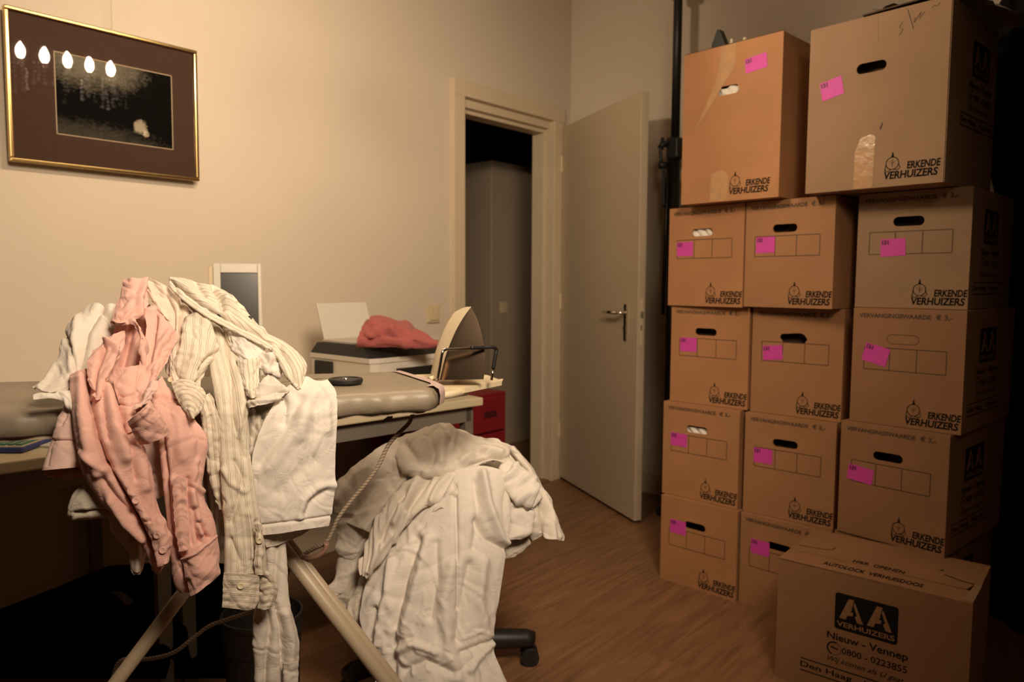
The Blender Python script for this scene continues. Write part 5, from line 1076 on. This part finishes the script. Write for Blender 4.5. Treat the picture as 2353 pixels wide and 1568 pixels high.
patch('sheet_panel', [[(960, 1000), (975, 985), (1000, 978), (1040, 985), (1070, 1010)], [(890, 1018), (915, 1015), (950, 1020), (1000, 1030), (1050, 1050)], [(820, 1068), (855, 1065), (900, 1070), (960, 1080), (1010, 1100)], [(772, 1112), (815, 1115), (865, 1120), (920, 1130), (975, 1150)], [(768, 1160), (808, 1165), (850, 1172), (900, 1185), (945, 1210)], [(784, 1200), (810, 1208), (840, 1220), (875, 1235), (910, 1260)]], M['offwhite'], s, bulge=.03, off=.0, nu=100, nv=120, seed=61, depth=heap_depth,
      folds=[([(900, 1080), (850, 1130), (800, 1190)], 12, -.014), ([(940, 1090), (890, 1150), (840, 1215)], 9, .014), ([(880, 1050), (820, 1100), (780, 1150)], 12, .010), ([(950, 1100), (930, 1130), (905, 1180)], 7, -.012)], cr=CRH)
limb('corner', [(776, 1190, 850, 1195, -.01), (774, 1230, 835, 1235, -.01), (774, 1262, 826, 1262, -.01), (784, 1278, 816, 1280, -.01), (796, 1284, 806, 1284, -.01)], M['offwhite'], s, seed=62, nv=50, flat=.5, cr=CRh, **HD)
s = Hh('pillowcase', 'thick white roll of linen across the top of the laundry on the chair')
limb('rolled_cloth', [(910, 1050, 918, 1020, .03), (925, 1085, 945, 1000, .05), (960, 1098, 980, 984, .06), (1000, 1098, 1020, 976, .06), (1045, 1088, 1052, 988, .05), (1090, 1074, 1090, 1005, .05), (1130, 1060, 1130, 1016, .045), (1160, 1062, 1165, 1025, .03), (1170, 1050, 1172, 1035, .02)], M['offwhite'], s, seed=63, nu=110, nv=120, flat=.75, maxd=.09,
     folds=[([(985, 1000), (1000, 1040), (985, 1075)], 8, -.012), ([(1005, 985), (1020, 1010), (1012, 1060)], 9, .012), ([(930, 1020), (960, 1060), (1000, 1060)], 9, -.012), ([(1040, 1010), (1060, 1035), (1110, 1040)], 8, -.014), ([(1060, 1060), (1110, 1030), (1150, 1040)], 8, .012), ([(1030, 985), (1045, 1000), (1040, 1030)], 6, .010), ([(1080, 1070), (1130, 1050), (1165, 1055)], 5, -.012)], cr=CRH, **HD)
s = Hh('shirt', 'white shirt draped diagonally across the laundry, narrow sleeve pointing down to the left')
limb('sleeve', [(1010, 1155, 1055, 1075, .055), (975, 1168, 985, 1085, .055), (935, 1205, 925, 1115, .055), (905, 1250, 880, 1165, .055), (882, 1285, 850, 1220, .055), (858, 1310, 838, 1268, .05), (848, 1325, 828, 1300, .05), (842, 1330, 830, 1318, .05)], M['offwhite'], s, seed=64, nu=90, nv=120, flat=.5, maxd=.06,
     folds=[([(985, 1100), (965, 1130), (940, 1170)], 7, -.014), ([(960, 1105), (935, 1150), (905, 1200)], 9, .014), ([(930, 1130), (900, 1180), (875, 1240)], 6, -.012), ([(1030, 1095), (1005, 1120), (990, 1150)], 7, .012), ([(900, 1230), (870, 1270), (845, 1315)], 6, .008)], cr=dict(n=50, amp=.007, wd=.008, L=.04, ang=1.3, spread=.5), **HD)
patch('shirt_tail', [[(1035, 1090), (1060, 1080), (1080, 1085), (1115, 1090)], [(1020, 1120), (1050, 1115), (1075, 1110), (1110, 1110)], [(1010, 1150), (1035, 1145), (1050, 1140), (1070, 1135)], [(985, 1180), (1005, 1172), (1020, 1165), (1035, 1155)]], M['offwhite'], s, bulge=.02, off=.05, seed=65, cr=CRh, **HD)
s = Hh('shirt', 'white shirt at the lower left of the laundry, thin sleeve reaching the crossed legs')
limb('sleeve', [(800, 1215, 860, 1220, -.02), (784, 1260, 838, 1275, -.02), (776, 1300, 818, 1320, -.02), (768, 1335, 795, 1352, -.02), (752, 1350, 775, 1368, -.02), (741, 1355, 752, 1371, -.02)], M['offwhite'], s, seed=66, flat=.5, nv=80, cr=CRh, **HD)
patch('shirt_body', [[(800, 1290), (830, 1280), (860, 1270), (900, 1270)], [(785, 1340), (815, 1340), (845, 1335), (880, 1335)], [(772, 1390), (800, 1395), (830, 1395), (860, 1400)], [(780, 1430), (805, 1435), (830, 1440), (860, 1450)]], M['shadec'], s, bulge=.02, off=-.03, seed=67, pleat=(2, .010, .5), cr=CRh, **HD)
s = Hh('shirt', 'white shirt bunched at the right of the laundry, crinkled cuff above a hanging flap')
limb('cuff', [(1148, 1075, 1160, 1045, .02), (1152, 1105, 1195, 1070, .03), (1166, 1135, 1222, 1090, .03), (1188, 1158, 1240, 1115, .03), (1212, 1168, 1242, 1135, .02), (1225, 1166, 1236, 1150, .01)], M['whitec'], s, seed=68, nu=70, nv=90, flat=.8, maxd=.06, cr=dict(n=50, amp=.008, wd=.009, L=.03, ang=1.4, spread=.3), **HD)
limb('sleeve', [(1155, 1120, 1215, 1125, .0), (1162, 1160, 1222, 1165, .0), (1164, 1200, 1224, 1200, .0), (1162, 1225, 1218, 1226, .0), (1162, 1242, 1196, 1238, .0)], M['whitec'], s, seed=69, flat=.6, nv=70, cr=CRh, **HD)
limb('under_sleeve', [(1168, 1200, 1222, 1200, -.05), (1165, 1240, 1220, 1235, -.05), (1160, 1265, 1210, 1258, -.05), (1158, 1285, 1185, 1280, -.05)], M['shadec'], s, seed=70, flat=.5, nv=40, cr=CRh, **HD)
s = Hh('shirt', 'white shirt hanging off the right side of the laundry to a pointed tail')
patch('shirt_tail', [[(1090, 1012), (1120, 1008), (1150, 1012), (1180, 1030)], [(1130, 1035), (1160, 1032), (1190, 1042), (1218, 1070)], [(1165, 1065), (1190, 1062), (1215, 1075), (1240, 1105)], [(1190, 1120), (1212, 1118), (1236, 1125), (1258, 1140)], [(1208, 1180), (1228, 1180), (1250, 1180), (1278, 1185)], [(1215, 1222), (1235, 1222), (1260, 1218), (1290, 1220)], [(1224, 1243), (1245, 1236), (1270, 1243), (1297, 1243)]], M['offwhite'], s, bulge=.03, off=-.03, nu=90, nv=110, seed=71,
      folds=[([(1150, 1020), (1185, 1060), (1225, 1110), (1260, 1190)], 6, -.012), ([(1175, 1035), (1215, 1085), (1255, 1150), (1285, 1235)], 6, .010), ([(1235, 1120), (1245, 1180), (1240, 1240)], 8, -.016), ([(1262, 1190), (1272, 1242)], 7, .014), ([(1120, 1030), (1160, 1060)], 7, .010)], cr=CRh, **HD)
s = Hh('bed_sheet', 'white sheet over the far side of the chair back, mostly under the other linen')
patch('sheet_panel', [[(1040, 985), (1065, 990), (1090, 1002), (1130, 1012)], [(1030, 1020), (1075, 1022), (1120, 1030), (1170, 1045)], [(1000, 1090), (1060, 1095), (1120, 1100), (1200, 1110)], [(960, 1160), (1040, 1165), (1120, 1170), (1200, 1180)], [(880, 1280), (1000, 1290), (1080, 1290), (1150, 1290)]], M['offwhite'], s, bulge=.02, off=-.05, seed=72, cr=CRh, **HD)

sew_buttons()
